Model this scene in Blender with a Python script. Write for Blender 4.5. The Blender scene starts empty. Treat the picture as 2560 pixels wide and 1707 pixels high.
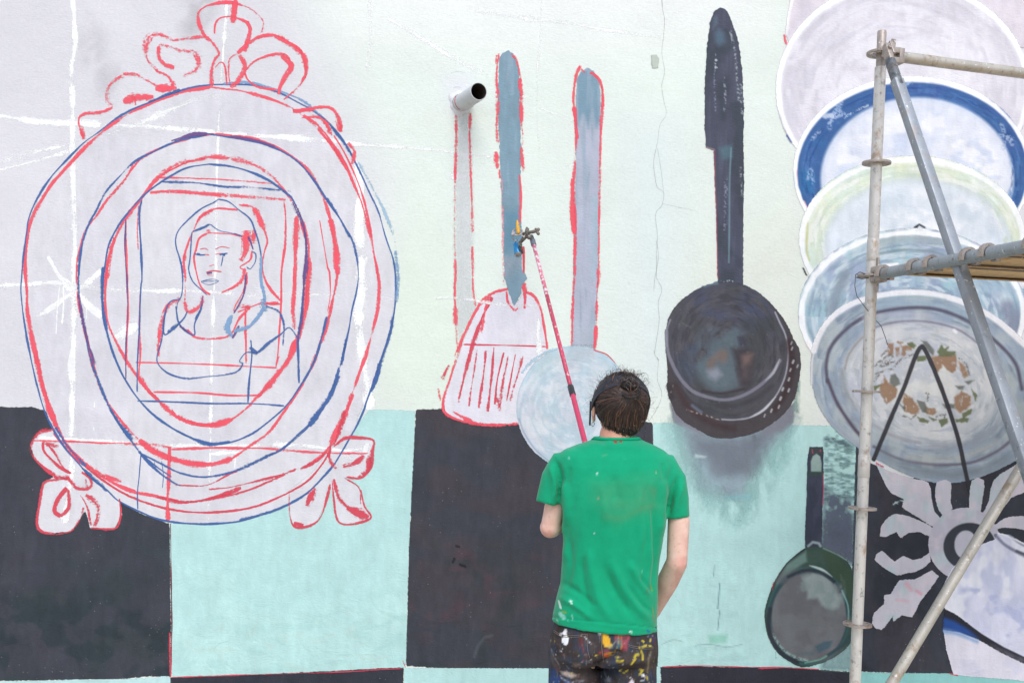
import bpy, bmesh, math, random
import numpy as np
from mathutils import Vector, Matrix

random.seed(7)
RNG = np.random.default_rng(11)
scene = bpy.context.scene
COL = scene.collection

# ------------------------------------------------------------------ camera
F = 2490.0            # focal length in photograph pixels
CX, CY = 1280.0, 967.0  # principal point (photograph pixels), horizon height
ROLL = math.radians(1.5)
CAMZ = 1.65
WD = 5.2              # distance camera -> wall
cam_d = bpy.data.cameras.new('camera')
cam_d.sensor_width = 36.0
cam_d.lens = 36.0 * F / 2560.0
cam_d.shift_y = (CY - 853.5) / 2560.0
cam_d.clip_end = 2000
cam = bpy.data.objects.new('camera', cam_d)
COL.objects.link(cam)
cam.location = (0, 0, CAMZ)
cam.matrix_world = Matrix.Translation((0, 0, CAMZ)) @ Matrix.Rotation(math.radians(90), 4, 'X') @ Matrix.Rotation(ROLL, 4, 'Z')
scene.camera = cam

# ------------------------------------------------------------------ sky and sun
world = bpy.data.worlds.new('World')
scene.world = world
world.use_nodes = True
wn = world.node_tree
for n in list(wn.nodes):
    wn.nodes.remove(n)
SUN_DIR = Vector((0.14, -0.74, 0.92)).normalized()   # towards the sun
sky = wn.nodes.new('ShaderNodeTexSky')
sky.sky_type = 'NISHITA'
sky.sun_disc = False
sky.sun_elevation = math.asin(SUN_DIR.z)
sky.sun_rotation = math.atan2(SUN_DIR.x, SUN_DIR.y)
sky.air_density = 1.0
sky.dust_density = 1.2
hs = wn.nodes.new('ShaderNodeHueSaturation')
hs.inputs['Saturation'].default_value = 0.6
bg = wn.nodes.new('ShaderNodeBackground')
bg.inputs['Strength'].default_value = 0.13
wo = wn.nodes.new('ShaderNodeOutputWorld')
wn.links.new(sky.outputs[0], hs.inputs['Color'])
wn.links.new(hs.outputs[0], bg.inputs['Color'])
wn.links.new(bg.outputs[0], wo.inputs['Surface'])
sun_d = bpy.data.lights.new('sun', 'SUN')
sun_d.energy = 1.1
sun_d.angle = math.radians(32)
sun_d.color = (1.0, 0.985, 0.96)
sun = bpy.data.objects.new('sun', sun_d)
COL.objects.link(sun)
sun.rotation_euler = (-SUN_DIR).to_track_quat('-Z', 'Y').to_euler()
sun.location = (4, -6, 9)
scene.view_settings.view_transform = 'Standard'
try:
    scene.view_settings.look = 'None'
except Exception:
    pass
scene.view_settings.exposure = 0.81
scene.view_settings.gamma = 1.0
scene.view_settings.use_curve_mapping = False
scene.cycles.transparent_max_bounces = 48

# ------------------------------------------------------------------ mapping and colour helpers
CR, SR = math.cos(ROLL), math.sin(ROLL)


def W(sx, sy, d):
    """photograph pixel at distance d -> world point"""
    dx, dy = sx - CX, sy - CY
    return Vector(((dx * CR + dy * SR) / F * d, d, CAMZ + (dx * SR - dy * CR) / F * d))


def to_px(co):
    """world coordinates (n,3) -> photograph pixels"""
    co = np.asarray(co, dtype=float)
    u = co[:, 0] / co[:, 1] * F
    v = (co[:, 2] - CAMZ) / co[:, 1] * F
    return CX + u * CR + v * SR, CY + u * SR - v * CR


KALB = 0.84


def lin(rgb):
    a = np.asarray(rgb, dtype=float) / 255.0
    a = np.clip(a, 0, 1)
    l = np.where(a <= 0.04045, a / 12.92, ((a + 0.055) / 1.055) ** 2.4)
    return l * KALB


def L3(*rgb):
    return tuple(lin(rgb)) + (1.0,)


Z7 = 700 / 1568.0
PANELS = {1: (0, 0, Z7), 2: (0, 600, Z7), 3: (0, 1000, Z7), 4: (900, 0, Z7), 5: (900, 600, Z7), 6: (900, 1007, Z7),
          7: (1860, 0, Z7), 8: (1860, 600, Z7), 9: (1860, 1007, Z7), 10: (360, 400, 450 / 1764.0),
          11: (1640, 690, 400 / 1459.0), 12: (1980, 730, 580 / 1819.0), 13: (1890, 1100, 290 / 758.0),
          14: (2140, 1130, 420 / 1141.0), 15: (1440, 890, 220 / 1500.0), 16: (1660, 1020, 480 / 2352.0),
          17: (1360, 1540, 300 / 2352.0), 0: (0, 0, 1.0)}


def T(s):
    """'panel: x y x y ; panel: ...' -> (n,2) photograph pixels"""
    out = []
    for seg in s.split(';'):
        p, pts = seg.split(':')
        ox, oy, k = PANELS[int(p)]
        v = [float(q) for q in pts.split()]
        new = [np.array((ox + v[i] * k, oy + v[i + 1] * k)) for i in range(0, len(v), 2)]
        if len(out) > 1:      # two enlargements overlap: drop points that would run backwards
            d = out[-1] - out[-2]
            while len(new) > 1 and (new[0] - out[-1]) @ d < 4 * np.hypot(*d):
                new.pop(0)
        out += new
    return np.array(out)


def TW(s):
    return PANELS[int(s.split(':')[0])][2]


def catmull(p, step=5.0, closed=False):
    p = np.asarray(p, dtype=float)
    if len(p) < 3:
        n = max(2, int(np.hypot(*(p[-1] - p[0])) / step) + 1)
        t = np.linspace(0, 1, n)[:, None]
        return p[0] * (1 - t) + p[-1] * t
    if closed:
        q = np.vstack([p[-1], p, p[0], p[1]])
    else:
        q = np.vstack([2 * p[0] - p[1], p, 2 * p[-1] - p[-2]])
    out = []
    for i in range(1, len(q) - 2):
        a, b, c, d = q[i - 1], q[i], q[i + 1], q[i + 2]
        n = max(1, int(np.hypot(*(c - b)) / step))
        for t in np.arange(n) / n:
            out.append(0.5 * ((2 * b) + (-a + c) * t + (2 * a - 5 * b + 4 * c - d) * t * t + (-a + 3 * b - 3 * c + d) * t ** 3))
    if not closed:
        out.append(q[-2])
    return np.array(out)


_lat = np.random.default_rng(3).random((256, 256))


def vnoise(x, y, sx, sy=None, seed=0, octv=2):
    sy = sy or sx
    r = 0
    amp, tot = 1.0, 0.0
    for o in range(octv):
        X = x / sx * (2 ** o) + seed * 17.3 + o * 5.1
        Y = y / sy * (2 ** o) + seed * 9.7 + o * 3.7
        xi, yi = np.floor(X).astype(int), np.floor(Y).astype(int)
        fx, fy = X - xi, Y - yi
        fx = fx * fx * (3 - 2 * fx)
        fy = fy * fy * (3 - 2 * fy)
        g = lambda a, b: _lat[a % 256, b % 256]
        r = r + amp * ((g(xi, yi) * (1 - fx) + g(xi + 1, yi) * fx) * (1 - fy) + (g(xi, yi + 1) * (1 - fx) + g(xi + 1, yi + 1) * fx) * fy)
        tot += amp
        amp *= 0.5
    return r / tot


class Painter:
    """pigment laid on a cloud of points given in photograph pixels"""

    def __init__(self, x, y):
        self.x, self.y = np.asarray(x, float), np.asarray(y, float)
        self.rgb = np.zeros((len(self.x), 3))
        self.a = np.zeros(len(self.x))

    def put(self, idx, m, col):
        col = np.asarray(col, float)
        a0 = self.a[idx]
        an = m + a0 * (1 - m)
        s = np.maximum(an, 1e-6)
        self.rgb[idx] = (col * m[:, None] + self.rgb[idx] * (a0 * (1 - m))[:, None]) / s[:, None]
        self.a[idx] = an

    def near(self, p, mg):
        return np.nonzero((self.x > p[:, 0].min() - mg) & (self.x < p[:, 0].max() + mg) & (self.y > p[:, 1].min() - mg) & (self.y < p[:, 1].max() + mg))[0]

    def dist(self, idx, p, closed):
        x, y = self.x[idx], self.y[idx]
        best = np.full(len(idx), 1e9)
        par = np.zeros(len(idx))
        inside = np.zeros(len(idx), bool)
        n = len(p)
        for i in range(n if closed else n - 1):
            a, b = p[i], p[(i + 1) % n]
            e = b - a
            l2 = max(e @ e, 1e-9)
            t = np.clip(((x - a[0]) * e[0] + (y - a[1]) * e[1]) / l2, 0, 1)
            dd = (x - a[0] - t * e[0]) ** 2 + (y - a[1] - t * e[1]) ** 2
            u = dd < best
            best[u] = dd[u]
            par[u] = (i + t[u]) / max(1, n - 1)
            if closed:
                c = (a[1] > y) != (b[1] > y)
                if c.any() and a[1] != b[1]:
                    inside ^= c & (x < (b[0] - a[0]) * (y - a[1]) / (b[1] - a[1]) + a[0])
        d = np.sqrt(best)
        return (np.where(inside, -d, d) if closed else d), par

    def poly(self, s, col, soft=2.0, al=1.0, rag=0.0, smooth=False, nz=None, grow=0.0, over=False):
        p = T(s) if isinstance(s, str) else np.asarray(s, float)
        if smooth:
            p = catmull(p, 14.0, True)
        idx = self.near(p, soft + rag * 2 + grow + 2)
        if not len(idx):
            return self
        d, _ = self.dist(idx, p, True)
        d = d - grow
        if rag:
            d = d + (vnoise(self.x[idx], self.y[idx], 7, 7, 5) - 0.5) * 2 * rag
        m = np.clip(0.5 - d / soft, 0, 1) * al
        if nz:
            sx, sy, lo, hi = nz
            nn = vnoise(self.x[idx], self.y[idx], sx, sy, 2, 3)
            m = m * np.clip((nn - lo) / (hi - lo), 0, 1)
        if over:
            m = m * (self.a[idx] > 0.6)
        self.put(idx, m, col)
        return self

    def ell(self, cx, cy, rx, ry, col, rot=0, **k):
        t = np.linspace(0, 2 * np.pi, 72, endpoint=False)
        c, s_ = math.cos(rot), math.sin(rot)
        X, Y = rx * np.cos(t), ry * np.sin(t)
        return self.poly(np.stack([cx + X * c - Y * s_, cy + X * s_ + Y * c], 1), col, **k)

    def line(self, s, w, col, al=1.0, soft=2.0, dry=0.0, smooth=True, taper=False, closed=False, wob=0.15):
        p = T(s) if isinstance(s, str) else np.asarray(s, float)
        k = TW(s) if isinstance(s, str) else 1.0
        if smooth:
            p = catmull(p, 10.0, closed)
        w = w * k
        idx = self.near(p, w + soft + 2)
        if not len(idx):
            return self
        d, t = self.dist(idx, p, False) if not closed else (lambda r: (np.abs(r[0]), r[1]))(self.dist(idx, p, True))
        hw = w / 2 * (1 + (vnoise(self.x[idx], self.y[idx], 25, 25, 8) - 0.5) * 2 * wob)
        if taper:
            hw = hw * np.clip(4 * t * (1 - t), 0.15, 1) ** 0.6
        m = np.clip(0.5 - (d - hw) / soft, 0, 1) * al
        if dry:
            m = m * np.clip((vnoise(self.x[idx], self.y[idx], 3.6, 3.4, 4) - dry) * 5 + 0.5, 0, 1)
        self.put(idx, m, col)
        return self

    def mottle(self, col, sx, sy, lo, hi, al=1.0, seed=0, region=None, soft=20):
        """patches of a second pigment where a noise is high (only over already painted points)"""
        idx = np.nonzero(self.a > 0.02)[0]
        n = vnoise(self.x[idx], self.y[idx], sx, sy, seed, 3)
        m = np.clip((n - lo) / (hi - lo), 0, 1) * al
        if region is not None:
            p = T(region) if isinstance(region, str) else region
            d, _ = self.dist(idx, catmull(p, 20.0, True), True)
            m = m * np.clip(0.5 - d / soft, 0, 1)
        col = np.asarray(col, float)
        self.rgb[idx] = self.rgb[idx] * (1 - m[:, None]) + col * m[:, None]
        return self


def swirl(P, cx, cy, rx, ry, rot, col, lo, hi, al=1.0, seed=0, long=50, across=7, r0=0.0, r1=1.0):
    """brush marks that follow the rim of a round thing"""
    idx = np.nonzero(P.a > 0.3)[0]
    dx, dy = P.x[idx] - cx, P.y[idx] - cy
    c, s_ = math.cos(rot), math.sin(rot)
    u, v = (dx * c + dy * s_) / rx, (-dx * s_ + dy * c) / ry
    r = np.hypot(u, v)
    th = np.arctan2(v, u)
    n = vnoise(th * (rx + ry) / 2, r * (rx + ry) / 2, long, across, seed, 3)
    m = np.clip((n - lo) / (hi - lo), 0, 1) * al * np.clip((r - r0) / .04, 0, 1) * np.clip((r1 - r) / .04, 0, 1)
    P.rgb[idx] = P.rgb[idx] * (1 - m[:, None]) + np.asarray(col, float) * m[:, None]


# ------------------------------------------------------------------ object helpers
def tag(o, label=None, cat=None, group=None, kind=None):
    if label:
        o['label'] = label
    if cat:
        o['category'] = cat
    if group:
        o['group'] = group
    if kind:
        o['kind'] = kind
    return o


def empty(name, loc, label, cat, group=None):
    o = bpy.data.objects.new(name, None)
    COL.objects.link(o)
    o.empty_display_size = 0.1
    o.location = loc
    tag(o, label, cat, group)
    return o


def link(name, me, mat=None, parent=None):
    """mesh given in world coordinates; stored relative to its top-level parent's base"""
    o = bpy.data.objects.new(name, me)
    COL.objects.link(o)
    if mat and not me.materials:
        me.materials.append(mat)
    if parent:
        root = Vector((0, 0, 0))
        q = parent
        while q:
            root = root + q.location
            q = q.parent
        me.transform(Matrix.Translation(-root))
        o.parent = parent
    return o


def bm_obj(name, bm, mat, parent=None, smooth=True, weld=False):
    me = bpy.data.meshes.new(name)
    bmesh.ops.recalc_face_normals(bm, faces=bm.faces)
    for f in bm.faces:
        f.smooth = smooth
    bm.to_mesh(me)
    bm.free()
    return link(name, me, mat, parent)


def smooth_by_angle(o, deg=40):
    me = o.data
    bm = bmesh.new()
    bm.from_mesh(me)
    for e in bm.edges:
        if len(e.link_faces) == 2 and e.calc_face_angle(0) > math.radians(deg):
            e.smooth = False
    bm.to_mesh(me)
    bm.free()
    return o


def basis(d):
    d = d.normalized()
    up = Vector((0, 0, 1)) if abs(d.z) < 0.95 else Vector((0, 1, 0))
    a = d.cross(up).normalized()
    b = a.cross(d).normalized()
    return a, b


def loft(bm, rings, close_ends=True):
    vs = [[bm.verts.new(p) for p in r] for r in rings]
    n = len(vs[0])
    for i in range(len(vs) - 1):
        for j in range(n):
            bm.faces.new((vs[i][j], vs[i][(j + 1) % n], vs[i + 1][(j + 1) % n], vs[i + 1][j]))
    if close_ends:
        bm.faces.new(vs[0][::-1])
        bm.faces.new(vs[-1])
    return vs


def tube(bm, pts, rad, seg=16, cap='flat'):
    pts = [Vector(p) for p in pts]
    if not hasattr(rad, '__len__'):
        rad = [rad] * len(pts)
    rings = []
    a = None
    for i, p in enumerate(pts):
        d = (pts[min(i + 1, len(pts) - 1)] - pts[max(i - 1, 0)]).normalized()
        if a is None:
            a, b = basis(d)
        else:
            a = (a - d * a.dot(d)).normalized()
            b = d.cross(a).normalized()
        rings.append((p, d, a.copy(), d.cross(a).normalized(), rad[i]))
    out = []
    if cap == 'round':
        p, d, a0, b0, r = rings[0]
        for t in (80, 55, 28):
            out.append((p - d * r * math.sin(math.radians(t)), a0, b0, r * math.cos(math.radians(t))))
    for p, d, a0, b0, r in rings:
        out.append((p, a0, b0, r))
    if cap == 'round':
        p, d, a0, b0, r = rings[-1]
        for t in (28, 55, 80):
            out.append((p + d * r * math.sin(math.radians(t)), a0, b0, r * math.cos(math.radians(t))))
    loft(bm, [[p + (a0 * math.cos(2 * math.pi * j / seg) + b0 * math.sin(2 * math.pi * j / seg)) * r for j in range(seg)] for p, a0, b0, r in out])


def hollow_tube(bm, p0, p1, r, ri, seg=20):
    p0, p1 = Vector(p0), Vector(p1)
    a, b = basis(p1 - p0)
    ring = lambda p, q: [p + (a * math.cos(2 * math.pi * j / seg) + b * math.sin(2 * math.pi * j / seg)) * q for j in range(seg)]
    loft(bm, [ring(p0, r), ring(p1, r), ring(p1, ri), ring(p0, ri), ring(p0, r)], False)


def obox(bm, c, ax, ay, az, bev=0.0):
    """oriented box: centre and half-axis vectors"""
    c = Vector(c)
    vs = [bm.verts.new(c + ax * sx + ay * sy + az * sz) for sx in (-1, 1) for sy in (-1, 1) for sz in (-1, 1)]
    fs = [bm.faces.new([vs[i] for i in q]) for q in ((0, 1, 3, 2), (4, 6, 7, 5), (0, 4, 5, 1), (2, 3, 7, 6), (0, 2, 6, 4), (1, 5, 7, 3))]
    if bev:
        es = list({e for f in fs for e in f.edges})
        bmesh.ops.bevel(bm, geom=es, offset=bev, segments=2, affect='EDGES', profile=0.5)


def ellipsoid(bm, c, r, seg=24, rings=16, rot=None):
    m = Matrix.Translation(Vector(c)) @ (rot.to_4x4() if rot else Matrix.Identity(4)) @ Matrix.Diagonal((r[0], r[1], r[2], 1))
    bmesh.ops.create_uvsphere(bm, u_segments=seg, v_segments=rings, radius=1, matrix=m)


def remesh(bm, vox, smooth_it=4):
    """union of overlapping solids as one continuous surface (voxel remesh), then smoothed"""
    bmesh.ops.recalc_face_normals(bm, faces=bm.faces)
    me = bpy.data.meshes.new('tmp')
    bm.to_mesh(me)
    bm.free()
    o = bpy.data.objects.new('tmp', me)
    COL.objects.link(o)
    md = o.modifiers.new('r', 'REMESH')
    md.mode = 'VOXEL'
    md.voxel_size = vox
    dg = bpy.context.evaluated_depsgraph_get()
    res = bpy.data.meshes.new_from_object(o.evaluated_get(dg))
    bpy.data.objects.remove(o)
    n = len(res.vertices)
    co = np.empty(n * 3)
    res.vertices.foreach_get('co', co)
    co = co.reshape(-1, 3)
    ed = np.empty(len(res.edges) * 2, int)
    res.edges.foreach_get('vertices', ed)
    ed = ed.reshape(-1, 2)
    deg = np.bincount(ed.ravel(), minlength=n).astype(float)
    for it in range(smooth_it):
        for lam in (0.55, -0.48):
            s = np.zeros_like(co)
            for k in range(3):
                s[:, k] = np.bincount(ed[:, 0], co[ed[:, 1], k], n) + np.bincount(ed[:, 1], co[ed[:, 0], k], n)
            co = co + lam * (s / np.maximum(deg, 1)[:, None] - co)
    res.vertices.foreach_set('co', co.ravel())
    res.update()
    res.polygons.foreach_set('use_smooth', np.ones(len(res.polygons), bool))
    return res, co


def set_colour(me, rgb, a, name='Col'):
    at = me.color_attributes.new(name, 'FLOAT_COLOR', 'POINT')
    buf = np.concatenate([lin(rgb), np.asarray(a)[:, None]], 1).astype(np.float32)
    at.data.foreach_set('color', buf.ravel())


# ------------------------------------------------------------------ materials
class NT:
    def __init__(self, name):
        self.m = bpy.data.materials.new(name)
        self.m.use_nodes = True
        self.t = self.m.node_tree
        self.b = self.t.nodes['Principled BSDF']
        self.out = self.t.nodes['Material Output']

    def n(self, kind, **kw):
        nd = self.t.nodes.new(kind)
        for k, v in kw.items():
            setattr(nd, k, v)
        return nd

    def l(self, a, b):
        self.t.links.new(a, b)

    def math(self, op, a, b=None, c=None, clamp=False):
        nd = self.n('ShaderNodeMath', operation=op)
        nd.use_clamp = clamp
        for i, v in enumerate((a, b, c)):
            if v is None:
                continue
            if isinstance(v, (int, float)):
                nd.inputs[i].default_value = v
            else:
                self.l(v, nd.inputs[i])
        return nd.outputs[0]

    def coord(self, scale=(1, 1, 1), kind='Object'):
        tc = self.n('ShaderNodeTexCoord')
        mp = self.n('ShaderNodeMapping')
        mp.inputs['Scale'].default_value = scale
        self.l(tc.outputs[kind], mp.inputs['Vector'])
        return mp.outputs[0]

    def noise(self, vec, scale, detail=3, rough=0.55, dist=0.0):
        nd = self.n('ShaderNodeTexNoise')
        nd.inputs['Scale'].default_value = scale
        nd.inputs['Detail'].default_value = detail
        nd.inputs['Roughness'].default_value = rough
        nd.inputs['Distortion'].default_value = dist
        self.l(vec, nd.inputs['Vector'])
        return nd.outputs['Fac']

    def rng(self, v, a, b, c=0.0, d=1.0):
        nd = self.n('ShaderNodeMapRange')
        nd.inputs['From Min'].default_value = a
        nd.inputs['From Max'].default_value = b
        nd.inputs['To Min'].default_value = c
        nd.inputs['To Max'].default_value = d
        self.l(v, nd.inputs['Value'])
        return nd.outputs[0]

    def mix(self, fac, a, b, mode='MIX'):
        nd = self.n('ShaderNodeMix', data_type='RGBA', blend_type=mode)
        for s, v in ((nd.inputs[0], fac), (nd.inputs[6], a), (nd.inputs[7], b)):
            if isinstance(v, (int, float)):
                s.default_value = v
            elif isinstance(v, tuple):
                s.default_value = v
            else:
                self.l(v, s)
        return nd.outputs[2]

    def bump(self, h, strength, dist, prev=None):
        nd = self.n('ShaderNodeBump')
        nd.inputs['Strength'].default_value = strength
        nd.inputs['Distance'].default_value = dist
        self.l(h, nd.inputs['Height'])
        if prev:
            self.l(prev, nd.inputs['Normal'])
        return nd.outputs[0]


def stucco(nt):
    """rough plaster relief shared by the wall and every coat of paint on it"""
    v = nt.coord()
    vh = nt.coord((0.55, 1, 1.25))
    fine = nt.noise(vh, 95, 4, 0.62)
    mid = nt.noise(v, 14, 3, 0.5)
    big = nt.noise(v, 2.1, 2, 0.5)
    sep = nt.n('ShaderNodeSeparateXYZ')
    nt.l(v, sep.inputs[0])
    low = nt.rng(sep.outputs['Z'], 1.25, 0.25, 0.0, 1.0)
    patch = nt.rng(nt.noise(v, 5.5, 5, 0.62, 1.2), 0.46, 0.60)
    chips = nt.math('MULTIPLY', patch, nt.rng(low, 0.15, 1.0, 0.0, 1.0))
    n1 = nt.bump(big, 0.35, 0.03)
    n1 = nt.bump(mid, 0.35, 0.008, n1)
    n1 = nt.bump(chips, 0.26, 0.006, n1)
    n1 = nt.bump(fine, 0.55, 0.0032, n1)
    return n1, fine, mid, chips


def wall_material():
    nt = NT('plaster_base_coat')
    nrm, fine, mid, chips = stucco(nt)
    at = nt.n('ShaderNodeAttribute', attribute_name='Col')
    v = nt.coord()
    cloud = nt.rng(nt.noise(v, 1.7, 5, 0.6), 0.3, 0.7, 0.945, 1.035)
    grain = nt.rng(nt.noise(v, 60, 3, 0.6), 0.25, 0.75, 0.955, 1.03)
    f = nt.math('MULTIPLY', cloud, grain)
    c = nt.mix(1.0, at.outputs['Color'], f, 'MULTIPLY')
    # grime specks and short scratches
    sp = nt.rng(nt.noise(nt.coord((1.0, 1, 0.5)), 26, 5, 0.7), 0.665, 0.74)
    gz = nt.rng(nt.noise(v, 1.1, 2, 0.5), 0.5, 0.68)
    g = nt.math('MULTIPLY', nt.math('MULTIPLY', sp, gz), 0.5)
    c = nt.mix(g, c, L3(150, 148, 146))
    nt.l(c, nt.b.inputs['Base Color'])
    nt.b.inputs['Roughness'].default_value = 0.85
    nt.b.inputs['Specular IOR Level'].default_value = 0.25
    nt.l(nrm, nt.b.inputs['Normal'])
    return nt.m


def paint_out(nt, alpha, colour, nrm, rough=0.8):
    nt.l(colour, nt.b.inputs['Base Color'])
    nt.b.inputs['Roughness'].default_value = rough
    nt.b.inputs['Specular IOR Level'].default_value = 0.25
    nt.l(nrm, nt.b.inputs['Normal'])
    tr = nt.n('ShaderNodeBsdfTransparent')
    mx = nt.n('ShaderNodeMixShader')
    nt.l(alpha, mx.inputs[0])
    nt.l(tr.outputs[0], mx.inputs[1])
    nt.l(nt.b.outputs[0], mx.inputs[2])
    nt.l(mx.outputs[0], nt.out.inputs['Surface'])


def field_material(name, amp=0.6, k=3.0, var=0.07, specks=0.0, grain=(0.6, 1, 1.2), gs=130):
    """brushed or rolled paint; the stored coverage is broken up by the plaster's grain"""
    nt = NT(name)
    nrm, fine, mid, chips = stucco(nt)
    at = nt.n('ShaderNodeAttribute', attribute_name='Col')
    v = nt.coord()
    n = nt.rng(nt.noise(nt.coord(grain), gs, 4, 0.65), 0.3, 0.7)
    h = nt.math('MULTIPLY', nt.math('SUBTRACT', 0.5, n), amp)
    al = nt.math('ADD', nt.math('MULTIPLY', nt.math('SUBTRACT', nt.math('ADD', at.outputs['Alpha'], h), 0.5), k), 0.5, clamp=True)
    f = nt.rng(nt.noise(nt.coord((1, 1, 0.35)), 22, 5, 0.65), 0.3, 0.7, 1 - var, 1 + var)
    g = nt.rng(nt.noise(v, 5, 3, 0.6), 0.3, 0.7, 1 - var * 0.8, 1 + var * 0.8)
    c = nt.mix(1.0, at.outputs['Color'], nt.math('MULTIPLY', f, g), 'MULTIPLY')
    if specks:
        vo = nt.n('ShaderNodeTexVoronoi', feature='F1')
        vo.inputs['Scale'].default_value = 42
        nt.l(v, vo.inputs['Vector'])
        s = nt.rng(vo.outputs['Distance'], 0.10, 0.05)
        zone = nt.rng(nt.noise(v, 4.0, 3, 0.6), 0.50, 0.62)
        sc = nt.math('MULTIPLY', nt.math('MULTIPLY', s, zone), specks)
        c = nt.mix(sc, c, L3(205, 195, 200))
    paint_out(nt, al, c, nrm)
    return nt.m


def stroke_material():
    """one pull of a loaded brush or stick: solid in the middle, dry and broken at the edges"""
    nt = NT('brush_line_paint')
    nrm, fine, mid, chips = stucco(nt)
    at = nt.n('ShaderNodeAttribute', attribute_name='Col')
    uv = nt.n('ShaderNodeUVMap')
    sp = nt.n('ShaderNodeSeparateXYZ')
    nt.l(uv.outputs[0], sp.inputs[0])
    e = nt.math('ABSOLUTE', sp.outputs['Y'])
    e3 = nt.math('POWER', e, 1.5)
    prof = nt.math('MULTIPLY', nt.math('SUBTRACT', 1.0, e3), 1.36)
    cov = nt.math('MULTIPLY', at.outputs['Alpha'], prof)
    n1 = nt.rng(nt.noise(nt.coord((0.75, 1, 1.15)), 82, 4, 0.72), 0.31, 0.69)
    mp = nt.n('ShaderNodeMapping')
    mp.inputs['Scale'].default_value = (9, 3.2, 1)
    nt.l(uv.outputs[0], mp.inputs['Vector'])
    n2 = nt.rng(nt.noise(mp.outputs[0], 1.0, 3, 0.6), 0.3, 0.7)
    n = nt.math('ADD', nt.math('MULTIPLY', n1, 0.62), nt.math('MULTIPLY', n2, 0.38))
    al = nt.math('ADD', nt.math('MULTIPLY', nt.math('SUBTRACT', cov, n), 3.0), 0.5, clamp=True)
    al = nt.math('MULTIPLY', al, nt.rng(nt.noise(nt.coord(), 9, 3, 0.6), 0.3, 0.7, 0.78, 0.97))
    paint_out(nt, al, at.outputs['Color'], nrm, 0.75)
    return nt.m


M_WALL = wall_material()
M_FIELD = field_material('mural_paint_field')
M_DARK = field_material('mural_dark_square_paint', 0.6, 4.0, 0.13, 0.5)
M_SOFT = field_material('mural_sprayed_paint', 0.2, 1.2, 0.05, 0.0, (0.9, 1, 0.8), 55)
M_STROKE = stroke_material()


def solid_mat(name, col, rough=0.5, metal=0.0, var=0.1, scale=40, spec=0.5, bump=0.0, spots=None, streak=None):
    nt = NT(name)
    v = nt.coord(streak or (1, 1, 1))
    f = nt.rng(nt.noise(v, scale, 4, 0.6), 0.3, 0.7, 1 - var, 1 + var)
    c = nt.mix(1.0, L3(*col), f, 'MULTIPLY')
    if spots:
        for i, (sc, lo, hi, scale_) in enumerate(spots):
            m = nt.rng(nt.noise(nt.coord((1.0 + i * .3, 1, 1)), scale_, 4, 0.65), lo, hi)
            c = nt.mix(m, c, L3(*sc))
    nt.l(c, nt.b.inputs['Base Color'])
    nt.b.inputs['Roughness'].default_value = rough
    nt.b.inputs['Metallic'].default_value = metal
    nt.b.inputs['Specular IOR Level'].default_value = spec
    if bump:
        nt.l(nt.bump(nt.noise(nt.coord(), scale * 2, 4, 0.6), 0.5, bump), nt.b.inputs['Normal'])
    return nt.m


# ------------------------------------------------------------------ ground
pav = solid_mat('pavement_concrete', (196, 186, 168), 0.9, 0, 0.12, 3, 0.2, 0.002)
bm = bmesh.new()
bmesh.ops.create_grid(bm, x_segments=20, y_segments=20, size=150)
g = bm_obj('ground', bm, pav)
tag(g, kind='structure')

# ------------------------------------------------------------------ the wall and its mural
wall = empty('mural_wall', (0, WD, 0), 'long plastered street wall with a half finished kitchen mural painted on it', 'wall')
LAYER = [0.0]


def lay(step=0.00012):
    LAYER[0] += step
    return LAYER[0]


def on_wall(p, off):
    """photograph pixels -> points on the wall, off metres proud of it"""
    x, y = p[:, 0] - CX, p[:, 1] - CY
    return np.stack([(x * CR + y * SR) / F * WD, np.full(len(x), WD - off), CAMZ + (x * SR - y * CR) / F * WD], 1)


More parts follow.
